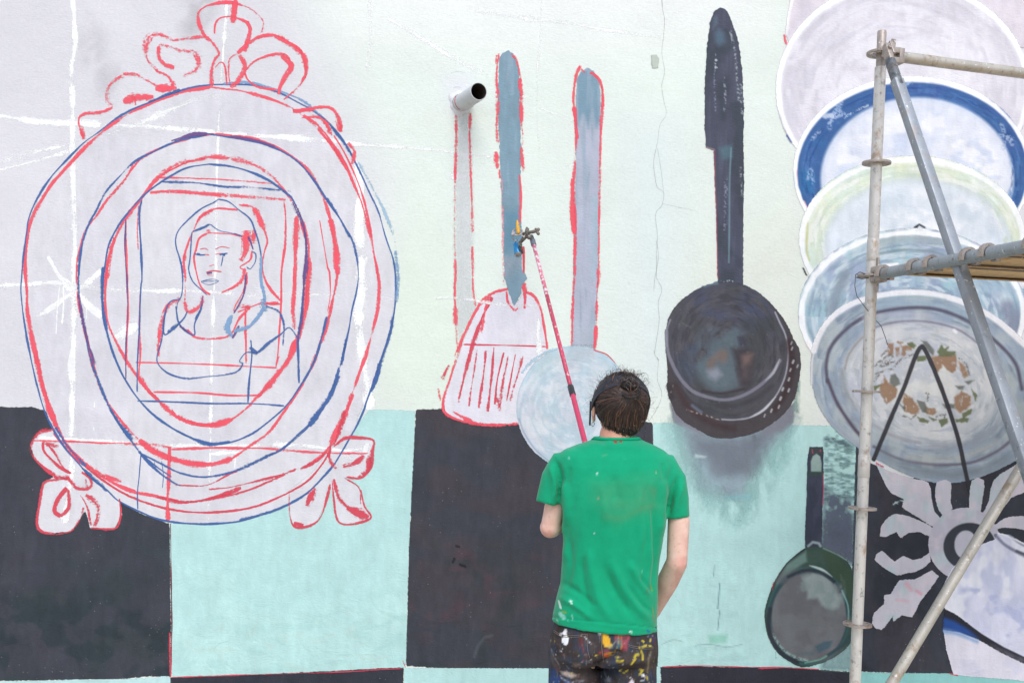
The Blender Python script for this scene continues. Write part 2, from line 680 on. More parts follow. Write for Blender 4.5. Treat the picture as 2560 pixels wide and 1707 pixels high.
def wall_body():
    x0, x1, z1 = -7.0, 8.0, 4.5
    nx, nz = 470, 141
    xs, zs = np.linspace(x0, x1, nx), np.linspace(-0.05, z1, nz)
    X, Z = np.meshgrid(xs, zs)
    front = np.stack([X.ravel(), np.full(X.size, WD), Z.ravel()], 1)
    back = np.array([(x0, WD + .3, -.05), (x1, WD + .3, -.05), (x1, WD + .3, z1), (x0, WD + .3, z1)])
    co = np.vstack([front, back])
    i = np.arange(nx * nz).reshape(nz, nx)
    q = np.stack([i[:-1, :-1], i[:-1, 1:], i[1:, 1:], i[1:, :-1]], -1).reshape(-1, 4)
    n0 = nx * nz
    faces = q.tolist()
    faces.append([n0 + 1, n0, n0 + 3, n0 + 2])
    faces.append(list(i[-1, :]) + [n0 + 2, n0 + 3])
    faces.append(list(i[::-1, 0]) + [n0, n0 + 3][0:2])
    faces.append(list(i[:, -1]) + [n0 + 2, n0 + 1])
    me = bpy.data.meshes.new('plaster')
    me.from_pydata(co.tolist(), [], faces)
    px, py = to_px(co)
    P = Painter(px, py)
    allx = np.arange(len(px))
    P.put(allx, np.ones(len(px)), (228, 236, 229))
    P.poly('0:-3000 -900 700 -900 760 0 860 250 945 450 985 560 960 1000 930 1100 -3000 1100', (220, 218, 224), soft=190)
    P.poly('0:2040 -900 5000 -900 5000 1200 2040 1200', (229, 226, 231), soft=160)
    P.poly('0:700 -500 1900 -500 1900 60 1400 110 900 80', (240, 241, 240), soft=200, al=0.9)
    P.poly('0:1640 700 2050 500 2060 1100 1640 1080', (226, 230, 219), soft=170, al=0.8)
    P.poly('0:900 700 1040 500 1250 900 1120 1030 900 1040', (225, 236, 222), soft=180, al=0.8)
    P.poly('0:1560 300 1700 300 1720 1000 1560 1000', (220, 230, 230), soft=120, al=0.7)
    # grime
    P.poly('1:1030 0 1170 0 1150 120 1060 190', (166, 163, 167), soft=70, al=0.9, nz=(26, 50, .3, .65))
    P.poly('1:420 60 560 200 600 450 480 350', (184, 182, 187), soft=70, al=0.7, nz=(22, 34, .4, .65))
    P.poly('1:600 380 700 450 660 560 560 520', (180, 178, 183), soft=60, al=0.7, nz=(30, 40, .35, .65))
    P.poly('1:1160 250 1250 330 1180 400 1120 300', (200, 198, 203), soft=60, al=0.6, nz=(30, 40, .35, .65))
    P.poly('4:480 440 600 430 620 560 520 620', (226, 224, 233), soft=60, al=0.8)
    set_colour(me, P.rgb, P.a)
    o = link('plaster', me, M_WALL, wall)
    return o


wall_body()


def paint(name, box, fn, mat=None, step=2.0, parent=None, label=None):
    """one coat of paint on the wall: a fine sheet whose vertices carry pigment and coverage"""
    x0, y0, x1, y1 = box
    nx, ny = int((x1 - x0) / step) + 1, int((y1 - y0) / step) + 1
    xs, ys = x0 + np.arange(nx) * step, y0 + np.arange(ny) * step
    X, Y = np.meshgrid(xs, ys)
    P = Painter(X.ravel(), Y.ravel())
    fn(P)
    g3, ga = P.rgb.reshape(ny, nx, 3), P.a.reshape(ny, nx).copy()
    ok = ga > 0.03
    for it in range(3):
        sm_, ct = np.zeros_like(g3), np.zeros((ny, nx))
        for dy, dx in ((0, 1), (0, -1), (1, 0), (-1, 0), (1, 1), (-1, -1), (1, -1), (-1, 1)):
            o_ = np.roll(np.roll(ok, dy, 0), dx, 1)
            sm_ += np.roll(np.roll(g3, dy, 0), dx, 1) * o_[..., None]
            ct += o_
        new = ~ok & (ct > 0)
        g3[new] = sm_[new] / ct[new][:, None]
        ok |= new
    i = np.arange(nx * ny).reshape(ny, nx)
    q = np.stack([i[:-1, :-1], i[1:, :-1], i[1:, 1:], i[:-1, 1:]], -1).reshape(-1, 4)
    q = q[P.a[q].max(1) > 0.02]
    used = np.unique(q)
    remap = np.full(nx * ny, -1)
    remap[used] = np.arange(len(used))
    q = remap[q]
    co = on_wall(np.stack([P.x[used], P.y[used]], 1), lay(0.000025))
    me = bpy.data.meshes.new(name)
    me.vertices.add(len(co))
    me.vertices.foreach_set('co', co.ravel())
    me.loops.add(q.size)
    me.loops.foreach_set('vertex_index', q.ravel().astype(np.int32))
    me.polygons.add(len(q))
    me.polygons.foreach_set('loop_start', np.arange(0, q.size, 4, dtype=np.int32))
    me.update(calc_edges=True)
    set_colour(me, P.rgb[used], P.a[used])
    o = link(name, me, mat or M_FIELD, parent or wall)
    if label:
        o['label'] = label
    return o


RED, RED2, BLUE, SKYB, PURP, CHALK = (246, 94, 110), (222, 78, 96), (74, 108, 168), (132, 168, 208), (116, 88, 144), (255, 255, 255)


def strokes(name, items, parent=None, label=None):
    """items: (trace, width in trace pixels, colour, density)"""
    V, Fq, UV, C = [], [], [], []
    for it in items:
        s, w, col, den = it[:4]
        flat = len(it) > 4
        if col == CHALK:
            w, den = w * 1.25, den * 1.0
        elif not flat:
            den = den * (.95 if w * TW(s) > 6 else 1.15)
        k = TW(s)
        p = catmull(T(s), 5.0)
        n = len(p)
        d = np.gradient(p, axis=0)
        d /= np.maximum(np.hypot(d[:, 0], d[:, 1]), 1e-6)[:, None]
        nrm = np.stack([-d[:, 1], d[:, 0]], 1)
        arc = np.concatenate([[0], np.cumsum(np.hypot(*np.diff(p, axis=0).T))])
        sd = RNG.random() * 100
        wob = vnoise(arc + sd * 31, arc * 0 + sd, 55, 55, 1, 2) - 0.5
        ends = np.minimum(1, np.minimum(arc + 4, arc[-1] - arc + 4) / max(12.0, w * k * 0.8))
        hw = w * k * 0.5 * (1.0 if flat else 1.24) * (1 + 1.3 * wob * (0.35 if flat else 1)) * (0.45 + 0.55 * np.sqrt(ends))
        cen = p + nrm * ((vnoise(arc + sd * 13, arc * 0, 40, 40, 2, 2) - 0.5) * w * k * 0.18)[:, None]
        dn = den * ((0.48 + 0.9 * vnoise(arc, arc * 0 + sd, 38, 38, 3, 2)) if w * k < 6 else (0.22 + 1.15 * vnoise(arc, arc * 0 + sd, 38, 38, 3, 2))) * (0.75 + 0.25 * ends)
        off = lay(0.000006)
        base = len(V) and sum(len(v) for v in V)
        for j, sgn in enumerate((-1, 0, 1)):
            V.append(on_wall(cen + nrm * (hw * sgn)[:, None], off))
            UV.append(np.stack([(arc * WD / F) * 1.0 + sd, np.full(n, float(sgn))], 1))
            C.append(np.concatenate([np.tile(lin(col), (n, 1)), dn[:, None]], 1))
        for j in (0, 1):
            a = base + j * n + np.arange(n - 1)
            Fq.append(np.stack([a, a + n, a + n + 1, a + 1], 1))
    V, UV, C, Fq = np.vstack(V), np.vstack(UV), np.vstack(C), np.vstack(Fq)
    me = bpy.data.meshes.new(name)
    me.from_pydata(V.tolist(), [], Fq.tolist())
    ul = me.uv_layers.new(name='UVMap')
    li = np.empty(len(me.loops), int)
    me.loops.foreach_get('vertex_index', li)
    # the noise across the stroke needs real width too: y keeps -1..1
    ul.data.foreach_set('uv', UV[li].astype(np.float32).ravel())
    at = me.color_attributes.new('Col', 'FLOAT_COLOR', 'POINT')
    at.data.foreach_set('color', C.astype(np.float32).ravel())
    o = link(name, me, M_STROKE, parent or wall)
    if label:
        o['label'] = label
    return o


# --- checkerboard dado
DK, MINT = (61, 64, 73), (183, 220, 218)


def sq_left(P):
    P.poly('3:-2600 38 180 38 262 62 300 160 420 340 660 560 800 640 950 690 956 950 962 1250 958 1480 955 1548 830 1545 700 1560 -2600 1610', DK, soft=3, rag=1.5)
    P.mottle((52, 64, 66), 120, 90, .45, .65, .7, 3, '3:-200 900 950 900 950 1600 -200 1600', 160)
    P.mottle((68, 67, 77), 90, 120, .5, .7, .5, 5)
    P.mottle((42, 54, 60), 60, 50, .5, .6, .6, 9, '3:-200 1150 950 1150 950 1600 -200 1600', 80)


paint('painted_square', (-1100, 1005, 440, 1720), sq_left, M_DARK, 3.0, label='charcoal square of the dado at the left edge')


def sq_mint(P):
    P.poly('3:952 690 1400 660 1800 440 2000 140 2070 52 2180 55;5:308 955 300 1300;6:275 800 258 1450 250 1480 0 1490;3:1900 1515 1500 1535 958 1550', MINT, soft=3, rag=1.5)
    P.mottle((190, 226, 222), 160, 120, .4, .7, .7, 2)
    P.mottle((170, 212, 209), 50, 22, .56, .72, .5, 7, '3:960 1150 2400 1100 2400 1600 960 1600', 90)
    P.mottle((186, 214, 206), 40, 18, .62, .74, .4, 4, '3:960 1250 2400 1250 2400 1600 960 1600', 60)


paint('painted_square', (420, 1010, 1045, 1700), sq_mint, M_FIELD, 3.0, label='mint square of the dado below the oval frame')


def sq_mid(P):
    P.poly('6:312 42 330 36 470 34 900 60 1640 110 1645 300 1655 800 1670 1482 1500 1485 1050 1490 500 1485 262 1472 258 1450 275 800 300 300', DK, soft=3, rag=1.5)
    P.mottle((72, 65, 71), 100, 60, .42, .7, .75, 3)
    P.mottle((50, 58, 62), 70, 90, .52, .68, .7, 6, '6:250 900 900 900 900 1500 250 1500', 120)
    P.mottle((86, 64, 72), 40, 30, .6, .75, .5, 8, '6:300 800 1000 800 1000 1300 300 1300', 100)
    P.line('6:640 1420 660 1360 700 1310 740 1300', 16, (88, 92, 98), .5)
    P.line('6:520 890 530 870', 14, (30, 30, 36), .9).line('6:560 905 590 915', 14, (30, 30, 36), .9).line('6:540 800 555 805', 14, (30, 30, 36), .8)


paint('painted_square', (1005, 1010, 1655, 1690), sq_mid, M_DARK, 3.0, label='charcoal square of the dado behind the painter')


def sq_right(P):
    P.poly('5:1640 1024;8:470 1040 640 1045;9:700 140 640 800 590 1500 420 1490 200 1478 0 1485;6:1690 1478 1668 1482 1655 800 1645 300', MINT, soft=3, rag=1.2)
    P.mottle((188, 226, 222), 120, 120, .4, .7, .7, 5)
    P.mottle((168, 208, 205), 40, 16, .58, .72, .5, 7, '6:1690 1200 2300 1200 2300 1500 1690 1500', 60)
    P.line('6:1985 910 1980 970', 6, (120, 150, 160), .7).line('6:2015 1010 2010 1070 2003 1150', 7, (110, 140, 150), .8).line('6:2015 1160 2003 1270', 5, (110, 140, 150), .8)
    P.poly('6:1950 1300 2060 1295 2050 1340 1960 1345', (150, 205, 190), soft=8, al=.9)
    P.line('6:1690 1350 1750 1325 1810 1335', 5, (120, 150, 150), .5).line('6:1880 1355 1960 1350 2060 1365 2140 1350', 5, (120, 150, 150), .5)


paint('painted_square', (1625, 1040, 2190, 1685), sq_right, M_FIELD, 3.0, label='mint square of the dado under the frying pans')


def sq_far(P):
    P.poly('9:640 -250 700 330 900 440 1700 100 2600 100 2600 1680 1700 1560 1100 1520 590 1500', DK, soft=3, rag=1)
    P.mottle((46, 48, 58), 80, 80, .5, .65, .6, 4)
    P.mottle((70, 64, 72), 70, 90, .5, .7, .6, 8)


paint('painted_square', (2120, 1000, 3000, 1770), sq_far, M_DARK, 3.0, label='charcoal square of the dado behind the scaffold')


def row_left(P):
    P.poly('0:425 1692 670 1684 848 1675 1009 1667 1008 1900 425 1900', (52, 54, 64), soft=3, rag=1.5)


paint('painted_square', (415, 1655, 1025, 1850), row_left, M_DARK, 3.0, label='charcoal square of the lowest row under the mint square')


def row_mint(P):
    P.poly('0:1010 1669 1370 1670 1652 1665 1652 1900 1008 1900', MINT, soft=3, rag=1)
    P.poly('0:-1300 1735 370 1694 425 1688 426 1900 -1300 1900', (190, 222, 222), soft=3, rag=2)


paint('painted_square', (-1100, 1655, 1665, 1850), row_mint, M_FIELD, 4.0, label='mint strip of the lowest row behind the trousers')


def row_right(P):
    P.poly('0:1652 1667 1700 1662 1800 1666 1960 1667 2125 1678 2125 1900 1652 1900', (50, 50, 60), soft=3, rag=1.5)


paint('painted_square', (1640, 1650, 2140, 1850), row_right, M_DARK, 3.0, label='charcoal square of the lowest row under the small pan')


def row_far(P):
    P.poly('0:2128 1679 2350 1682 2600 1692 3200 1740 3200 1900 2126 1900', (150, 208, 204), soft=3, rag=1)


paint('painted_square', (2110, 1660, 3000, 1850), row_far, M_FIELD, 4.0, label='mint square of the lowest row beside the scaffold foot')
strokes('painted_edge', [
    ('3:955 690 958 950 962 1250 958 1480 955 1548', 8, (120, 60, 70), .75), ('3:950 1300 955 1550', 12, RED2, .6),
    ('3:960 1550 1500 1532 1900 1520 2240 1500', 7, RED2, .6), ('6:0 1490 240 1486', 7, RED2, .5), ('6:240 1440 255 1480', 14, RED2, .7),
    ('6:1690 1476 1900 1470 2200 1478;9:0 1485 200 1478 420 1490', 7, RED2, .6), ('9:80 1484 220 1480', 10, RED2, .7),
    ('9:1150 1512 1200 1525', 12, RED2, .9)], label='thin red edge lines along the painted squares')

# --- oval frame: pale ground, then the red and blue drawing
LAV = (218, 216, 222)


def oval_ground(P):
    P.poly('1:1190 480 1430 485 1680 585 1860 715 2000 930 2120 1190 2190 1450;2:2212 200 2212 330 2170 560 2090 800 2000 1000;3:2000 140 1920 280 1800 440 1620 580 1350 675 1200 690 1050 690 900 670 780 620 660 560 560 480 440 340 300 160 250 30;2:190 740 135 450 120 200;1:125 1450 150 1300 240 1060 390 880 560 740 850 570',
           LAV, soft=4, smooth=True)
    P.mottle((211, 209, 217), 140, 200, .4, .7, .6, 4)


frame = paint('painted_frame', (40, 200, 1000, 1320), oval_ground, M_FIELD, 4.0, label='oval picture frame sketched in red and blue paint')


def bow_l(P):
    P.poly('3:300 160 220 178 170 250 195 330 300 430 240 460 218 600 207 725 270 745 400 735 450 660 474 620 485 640 505 715 640 720 682 640 672 560 560 470 500 440 420 330', LAV, soft=3, rag=1)


def bow_r(P):
    P.poly('3:1850 270 1930 215 2090 222 2085 320 2060 420 2010 440 1930 435 2015 495 2075 660 1960 695 1900 680 1872 600 1852 480 1812 600 1770 690 1650 715 1620 640 1620 505 1750 400', LAV, soft=3, rag=1)


bl = paint('painted_bow', (70, 1060, 320, 1350), bow_l, M_FIELD, 2.5, frame, label='red ribbon bow over the charcoal square')
br = paint('painted_bow', (700, 1070, 950, 1340), bow_r, M_FIELD, 2.5, frame, label='red ribbon bow over the mint square')
# --- faint chalk construction lines lie under everything
strokes('chalk_line', [
    ('1:405 -60 415 100 420 250 400 400 410 600 405 800 410 1000 415 1200 420 1400;2:415 100 415 300 410 550 400 700 405 860 400 1000 390 1150', 34, CHALK, .8),
    ('1:1275 -40 1260 150 1245 350 1230 600 1220 800 1215 1000 1210 1200 1210 1500;2:1205 200 1195 350 1190 550 1185 750 1182 1000', 21, CHALK, .75),
    ('1:-40 645 200 680 400 690 600 700 850 710 1100 735 1300 755 1600 770 1850 790 2030 810', 30, CHALK, .78),
    ('1:300 690 420 690 560 698', 34, CHALK, 1.0),
    ('1:-40 915 100 880 250 840 420 800 600 750 750 700 900 640 1100 560 1250 520', 44, CHALK, .52),
    ('1:-40 960 150 915 350 860 420 830', 22, CHALK, .55),
    ('1:270 1435 320 1530 350 1568;2:330 200 420 290 500 370 570 430', 40, CHALK, .95),
    ('2:580 160 500 230 400 300 300 370 190 440', 32, CHALK, .85),
    ('2:335 250 320 400 313 530', 11, CHALK, .9), ('2:355 260 355 380 348 470', 10, CHALK, .9), ('2:480 330 485 400 483 450', 9, CHALK, .8),
    ('2:-40 258 150 245 330 240 480 265 700 280 900 285 1100 285 1310 300', 30, CHALK, .68),
    ('1:2000 900 2020 1080 2010 1280 2030 1450;2:2020 150 2025 250 2010 400 2020 560 2040 700 2060 850 2070 950', 56, CHALK, .82),
    ('2:1380 315 1600 300 1900 310 2200 330', 18, CHALK, .42),
    ('2:640 545 690 520 770 470', 60, CHALK, .85),
    ('4:150 100 350 220 550 340 720 430', 24, CHALK, .62), ('4:640 60 900 100 1150 130 1450 180 1700 215', 28, CHALK, .48),
    ('4:1230 145 1300 155 1480 185', 16, CHALK, .8),
    ('4:0 810 300 830 560 860 740 880', 24, CHALK, .52), ('4:500 985 600 990', 40, CHALK, .8), ('4:540 860 620 875', 34, CHALK, .75),
    ('4:1000 600 1200 690', 15, CHALK, .55), ('4:1015 0 1010 200 990 500 1000 850', 18, CHALK, .4), ('4:50 0 60 200 40 400', 34, CHALK, .4),
    ('4:1150 930 1350 935', 18, CHALK, .55), ('4:900 530 930 550', 30, CHALK, .6),
], label='white chalk guide lines drawn across the plaster')

strokes('chalk_mark', [
    ('3:400 20 405 130 395 190', 40, CHALK, .85), ('3:390 260 400 330 395 450 360 690', 34, CHALK, .7),
    ('3:1180 0 1178 200 1172 450 1165 690', 22, CHALK, .7), ('3:215 215 500 225 850 250 1300 255 1650 250 1900 280 2075 268', 24, CHALK, .75),
    ('3:1180 300 1350 290', 26, CHALK, .8), ('3:1318 320 1314 380', 10, CHALK, .9), ('3:1900 300 1990 330', 36, CHALK, .55),
    ('3:2060 240 2040 300', 26, CHALK, .7), ('3:530 10 528 40', 9, CHALK, .9), ('3:525 150 527 170', 8, CHALK, .9)], frame)
R, R2, B = RED, RED2, BLUE
strokes('frame_outline', [
    ('1:1180 490 1000 520 840 580 700 650 580 735 470 835 380 930 300 1020 240 1110 190 1200 160 1290 145 1400 140 1530;2:145 100 143 200 150 300 155 400 170 500 195 620 220 730 250 850 290 980 330 1070 375 1150 440 1220 520 1290 620 1350 740 1405 880 1435 1000 1462', 24, R, .95),
    ('1:1180 490 1350 512 1480 545 1600 590 1700 650 1800 745 1880 835 1930 910 1980 1030 2030 1150 2070 1300 2090 1400 2110 1500;2:2105 130 2122 250 2118 370 2090 500 2050 640 2000 780 1960 900 1920 1000 1870 1120 1800 1210 1700 1272', 20, R, .9),
    ('1:1870 760 1930 860 2000 1010 2040 1130 2075 1280 2095 1420 2118 1560', 11, R, .75),
    ('1:1780 720 1860 820 1930 930', 26, R, .9), ('2:200 640 240 830 290 980 340 1090', 30, R, .8),
    ('2:1975 860 1930 980 1890 1060 1850 1150', 40, R, .7),
    ('2:300 1080 380 1180 480 1270 600 1360 720 1430 850 1480 1000 1515 1150 1525 1300 1515 1450 1485 1600 1420 1720 1350 1800 1260 1850 1180', 13, R2, .85),
    ('3:1170 500 1300 485 1450 450 1600 410 1700 370 1790 320', 15, R2, .8), ('3:880 540 1000 570 1100 565 1250 530 1350 490', 24, R2, .8),
    ('3:1040 570 1200 550 1400 500 1560 430 1660 385', 18, R2, .8), ('3:1680 385 1760 350 1830 290', 26, R2, .7),
    ('3:350 230 430 320 540 400 680 460', 30, R, .6),
    ('1:1200 750 1050 775 900 830 790 890 740 950 680 1030 600 1120 540 1210 480 1290 450 1380 430 1480;2:430 250 435 330 460 450 490 570 520 700 560 820 600 900 640 960 700 1040 770 1110 850 1170 950 1220 1060 1245 1180 1250 1290 1225 1400 1150 1500 1080 1570 990 1640 890 1700 800', 18, R, .82),
    ('2:780 1120 860 1180 960 1225 1080 1250 1200 1252 1300 1220', 42, R, .8),
    ('1:1200 750 1400 775 1540 820 1640 880 1730 960 1790 1060 1830 1160 1860 1280 1880 1400 1885 1560;2:1895 80 1890 200 1860 350 1830 480 1790 590 1750 700 1700 800', 20, R, .9),
    ('1:1850 1230 1880 1380 1890 1540', 34, R, .8), ('2:1865 330 1830 480 1800 570', 36, R, .85),
    ('1:1790 1235 1815 1380 1835 1500;2:1845 180 1850 300 1835 400', 8, R, .85),
    ('1:750 920 690 1020 610 1110', 22, R, .6),
    ('1:1150 890 1050 910 960 950 880 1000 800 1100 720 1200 660 1300 620 1400 600 1500;2:590 100 590 250 590 380 610 480 650 570 700 660 760 750 820 830 900 910 980 980 1080 1025 1180 1035 1280 1010 1370 950 1450 870 1530 780 1600 690 1650 590 1690 480 1710 350 1725 200 1730 50;1:1735 1480 1720 1350 1690 1240', 22, R, .92),
    ('1:900 980 1000 920 1120 890 1200 880 1290 888', 36, R, .62), ('1:1290 885 1400 915 1500 970 1580 1050 1640 1130', 26, R, .5),
    ('2:900 910 1000 995 1100 1028 1200 1036 1300 1005', 30, R, .9), ('2:1440 880 1540 770 1620 660 1660 560', 34, R, .9),
    ('1:640 1330 610 1450 600 1560', 36, R, .7), ('2:1690 500 1720 350 1735 100', 30, R, .85),
    ('2:770 760 830 840 890 900', 34, R, .8),
    ('1:1660 1210 1655 1400 1650 1560;2:1650 250 1640 400 1650 500', 32, R, .72),
    ('1:705 1230 705 1400 715 1560;2:715 250 718 350 710 550 705 700', 13, R, .85),
    ('1:775 1140 770 1300 775 1400', 14, R, .7), ('2:785 300 780 500 785 640 775 780', 14, R, .85),
    ('1:880 995 1100 1000 1300 1010 1540 1030', 13, R, .6), ('1:840 1080 950 1072 1150 1085 1350 1100 1600 1120', 25, R, .75),
    ('1:1590 1130 1600 1220 1595 1400 1580 1500', 14, R, .85), ('2:1590 50 1575 200 1575 350 1565 500 1555 650 1545 710', 13, R, .85),
    ('2:1375 380 1375 500 1378 690', 15, R, .75), ('2:760 685 1000 690 1250 700 1550 715', 10, R, .85), ('2:860 850 1100 855 1300 870 1450 868', 12, R, .85),
    ('2:1545 700 1562 650', 14, R, .7),
    ('3:950 260 945 400 940 560 942 680', 26, R, .85), ('3:190 225 330 228 550 238 740 243 870 250 960 265', 17, R, .75),
    ('3:960 275 1150 268 1350 268 1500 270 1650 285 1850 295 2060 298', 17, R, .85),
    ('3:980 475 1120 480 1200 460 1290 410 1330 395', 14, R2, .85),
], frame, label='red lines of the oval frame')
strokes('frame_outline', [
    ('1:1190 475 1080 490 980 520 850 570 750 610 650 665 560 735 470 800 390 880 300 975 240 1060 190 1150 160 1230 150 1300 130 1450 122 1550;2:122 150 118 300 135 450 160 600 190 740 225 880 260 980 310 1080 370 1170 440 1250 520 1340 600 1400;3:660 560 780 622 900 668 1050 690 1200 690 1350 675 1500 630 1620 580 1720 520 1800 440 1870 360 1920 280 1960 210 2000 140 2040 50;2:2050 910 2090 800 2130 680 2170 560 2200 450 2215 330 2215 200 2200 100;1:2190 1450 2160 1330 2120 1190 2060 1060 2000 930 1930 800 1860 710 1780 640 1680 580 1560 520 1430 480 1300 475 1190 475', 11, B, .95),
    ('2:2200 430 2185 530 2150 640 2110 760 2080 850', 24, B, .75), ('1:860 720 960 520', 1, B, .0),
    ('1:1250 470 1400 465 1550 505 1700 570 1800 650', 20, SKYB, .7), ('1:1850 710 1920 790 1970 870', 26, B, .75),
    ('1:2000 900 2100 1080 2180 1250 2220 1400', 26, (170, 200, 222), .62), ('2:2215 60 2228 200 2222 350', 26, SKYB, .6),
    ('1:830 575 920 535 1010 505', 24, B, .8), ('3:310 150 380 260 480 370', 22, B, .9), ('3:460 380 540 450 600 510', 22, B, .8),
    ('1:1160 755 1000 790 860 850 750 910 660 1000 590 1080 540 1180 500 1250 470 1330 450 1430 440 1560;2:440 250 450 380 475 500 500 640 540 760 580 860 620 950 680 1050 740 1130 800 1210 880 1290 960 1350 1010 1375', 15, B, .9),
    ('1:960 790 1080 755 1160 750', 24, PURP, .8), ('2:440 300 465 450 490 560 530 700', 22, PURP, .75), ('2:620 950 680 1040 740 1120', 30, B, .7),
    ('2:780 1190 900 1250 1000 1300 1120 1325 1230 1315 1350 1280 1470 1220 1580 1170 1680 1080 1760 1000 1830 900 1880 780 1910 680 1940 550', 15, B, .9),
    ('2:1910 700 1950 520 1970 400 2000 270 2005 150 1985 40;1:1990 1400 1960 1320 1900 1220 1830 1120 1750 1000 1660 900 1540 830 1400 790 1160 750', 12, B, .9),
    ('2:1900 760 1850 870 1790 960 1730 1040', 32, B, .85), ('2:1740 1030 1660 1110 1580 1170', 14, B, .8), ('2:1560 1180 1480 1220 1330 1290', 24, B, .7),
    ('1:1830 1110 1900 1220 1960 1330', 20, B, .7), ('1:1290 765 1440 790 1540 825', 16, PURP, .9),
    ('1:1170 920 1050 940 950 990 860 1050 790 1110 720 1190 660 1270 610 1370 590 1480 580 1560;2:575 200 575 400 600 520 640 650 690 760 760 870 850 970 960 1050 1080 1110 1180 1140 1280 1135 1400 1090 1500 1020 1600 930 1680 820 1750 700 1790 590 1830 430', 11, B, .92),
    ('2:990 1065 1080 1112 1180 1142 1290 1130', 24, B, .85), ('2:575 150 572 330 600 500', 22, B, .7),
    ('1:1170 920 1300 935 1420 970 1520 1020 1600 1080 1640 1120 1690 1230 1715 1350 1710 1480;2:1705 200 1690 400 1670 550 1670 650 1675 800', 13, B, .9),
    ('1:1640 1130 1690 1240 1715 1360 1712 1500;2:1705 200 1695 400 1675 530', 24, PURP, .75),
    ('1:900 1018 1100 1025 1250 1045 1400 1050 1560 1065 1630 1072', 15, B, .8), ('1:705 1230 700 1400 710 1560;2:712 300 715 400 705 600 705 780', 9, PURP, .9),
    ('1:795 1120 780 1200 790 1400 795 1560;2:790 250 785 350 780 500 770 700 768 850', 11, B, .9), ('2:770 900 950 905 1200 915 1400 915 1590 928', 10, B, .95),
    ('2:1405 560 1410 650 1395 800 1388 910', 11, B, .9), ('3:790 300 780 420 770 520 772 610', 6, B, .95), ('3:905 340 915 420 910 490', 5, B, .95),
    ('3:865 340 868 370', 5, B, .9), ('3:1340 670 1420 650 1510 622', 16, B, .7), ('2:2120 690 2100 800', 14, B, .8), ('2:1935 560 1915 700', 14, B, .7),
    ('3:800 310 860 360 960 430', 9, B, .9),
], frame, label='blue lines of the oval frame')
strokes('crown_ornament', [
    ('1:1150 210 1120 150 1110 80 1150 40 1220 20 1310 20 1400 50 1450 90 1475 130 1460 200 1440 220', 22, R, .85), ('1:1320 0 1310 60 1300 130', 36, R, .95),
    ('1:1200 190 1205 140 1230 105 1290 95 1350 110 1395 130', 20, R, .85), ('1:1370 115 1398 150 1400 190 1380 250 1370 290', 28, R, .75),
    ('1:1330 300 1400 240 1460 205 1540 200 1620 240 1680 280 1705 340 1715 400 1700 450 1650 510 1590 560', 22, R, .85), ('1:1540 205 1620 245 1690 300', 34, R, .65),
    ('1:1700 300 1715 400 1690 460', 32, R, .8), ('1:1370 400 1420 350 1480 320 1560 305 1610 320 1630 370', 18, R, .8), ('1:1580 310 1630 370 1600 430 1570 490 1560 530', 34, R, .85),
    ('1:1370 400 1390 450 1450 490 1550 505', 16, R, .85), ('1:1340 310 1365 350 1370 390 1330 460 1290 490', 34, R, .7), ('1:1290 480 1280 400 1290 330 1330 305', 22, R, .65),
    ('1:1185 485 1185 400 1205 330 1225 300 1190 240 1150 205', 24, R, .8), ('1:1150 205 1050 215 970 225 900 195 850 195', 30, R, .62),
    ('1:860 195 825 230 815 290 830 350 880 400', 46, R, .62), ('1:870 395 940 430 975 490', 40, R, .6), ('1:975 385 920 360 890 320 890 260', 34, R, .85),
    ('1:890 250 950 262 1010 285 1100 290', 24, R, .55), ('1:1090 290 1112 340 1100 390 1020 435', 40, R, .6), ('1:1205 380 1235 350 1260 375 1270 480', 11, R, .75),
    ('1:980 495 900 490 830 455 760 420 690 415', 26, R, .65), ('1:700 415 640 450 605 500 600 560 630 600', 44, R, .58), ('1:630 605 560 630 470 640 440 680 470 780', 26, R, .62),
    ('1:450 700 470 780', 36, R, .55), ('1:690 572 760 550 860 545', 48, R, .78), ('1:740 520 760 590', 40, R, .6), ('1:870 498 990 495', 40, R, .85),
    ('1:1640 620 1740 610 1830 600 1880 630 1905 690 1910 740', 22, R, .75), ('1:1640 625 1760 615', 36, R, .7), ('1:1885 640 1905 740', 34, R, .55),
    ('1:1690 660 1780 655 1820 690 1860 760', 18, R, .75), ('1:1820 670 1850 750', 40, R, .55), ('1:1950 800 1985 850 1970 920', 28, R, .75), ('1:1700 645 1790 715 1880 830 1950 960', 18, R, .85),
], frame, label='red ribbon crest on top of the oval frame')
strokes('bow_outline', [
    ('3:300 165 220 180 175 250 190 320 260 390 330 430', 30, R2, .72), ('3:240 235 250 290 330 370 395 410', 24, R2, .9), ('3:270 250 310 300 350 370 400 410', 14, R2, .85),
    ('3:235 240 290 250 330 260', 34, R2, .5), ('3:300 430 380 440 430 490 500 490 510 450 460 400', 22, R2, .75), ('3:310 440 390 430', 36, R2, .6),
    ('3:330 445 250 460 225 560 210 700 270 745 390 735 450 660 470 600', 18, R2, .8), ('3:375 490 320 560 305 620 340 650', 32, R2, .9), ('3:340 650 385 600 385 500', 26, R2, .75),
    ('3:450 530 490 600 510 700', 14, R2, .7), ('3:480 530 545 580 550 640 525 705', 36, R2, .52), ('3:510 715 640 718 675 650 670 550', 14, R2, .85), ('3:480 440 490 490', 30, R2, .6)], bl)
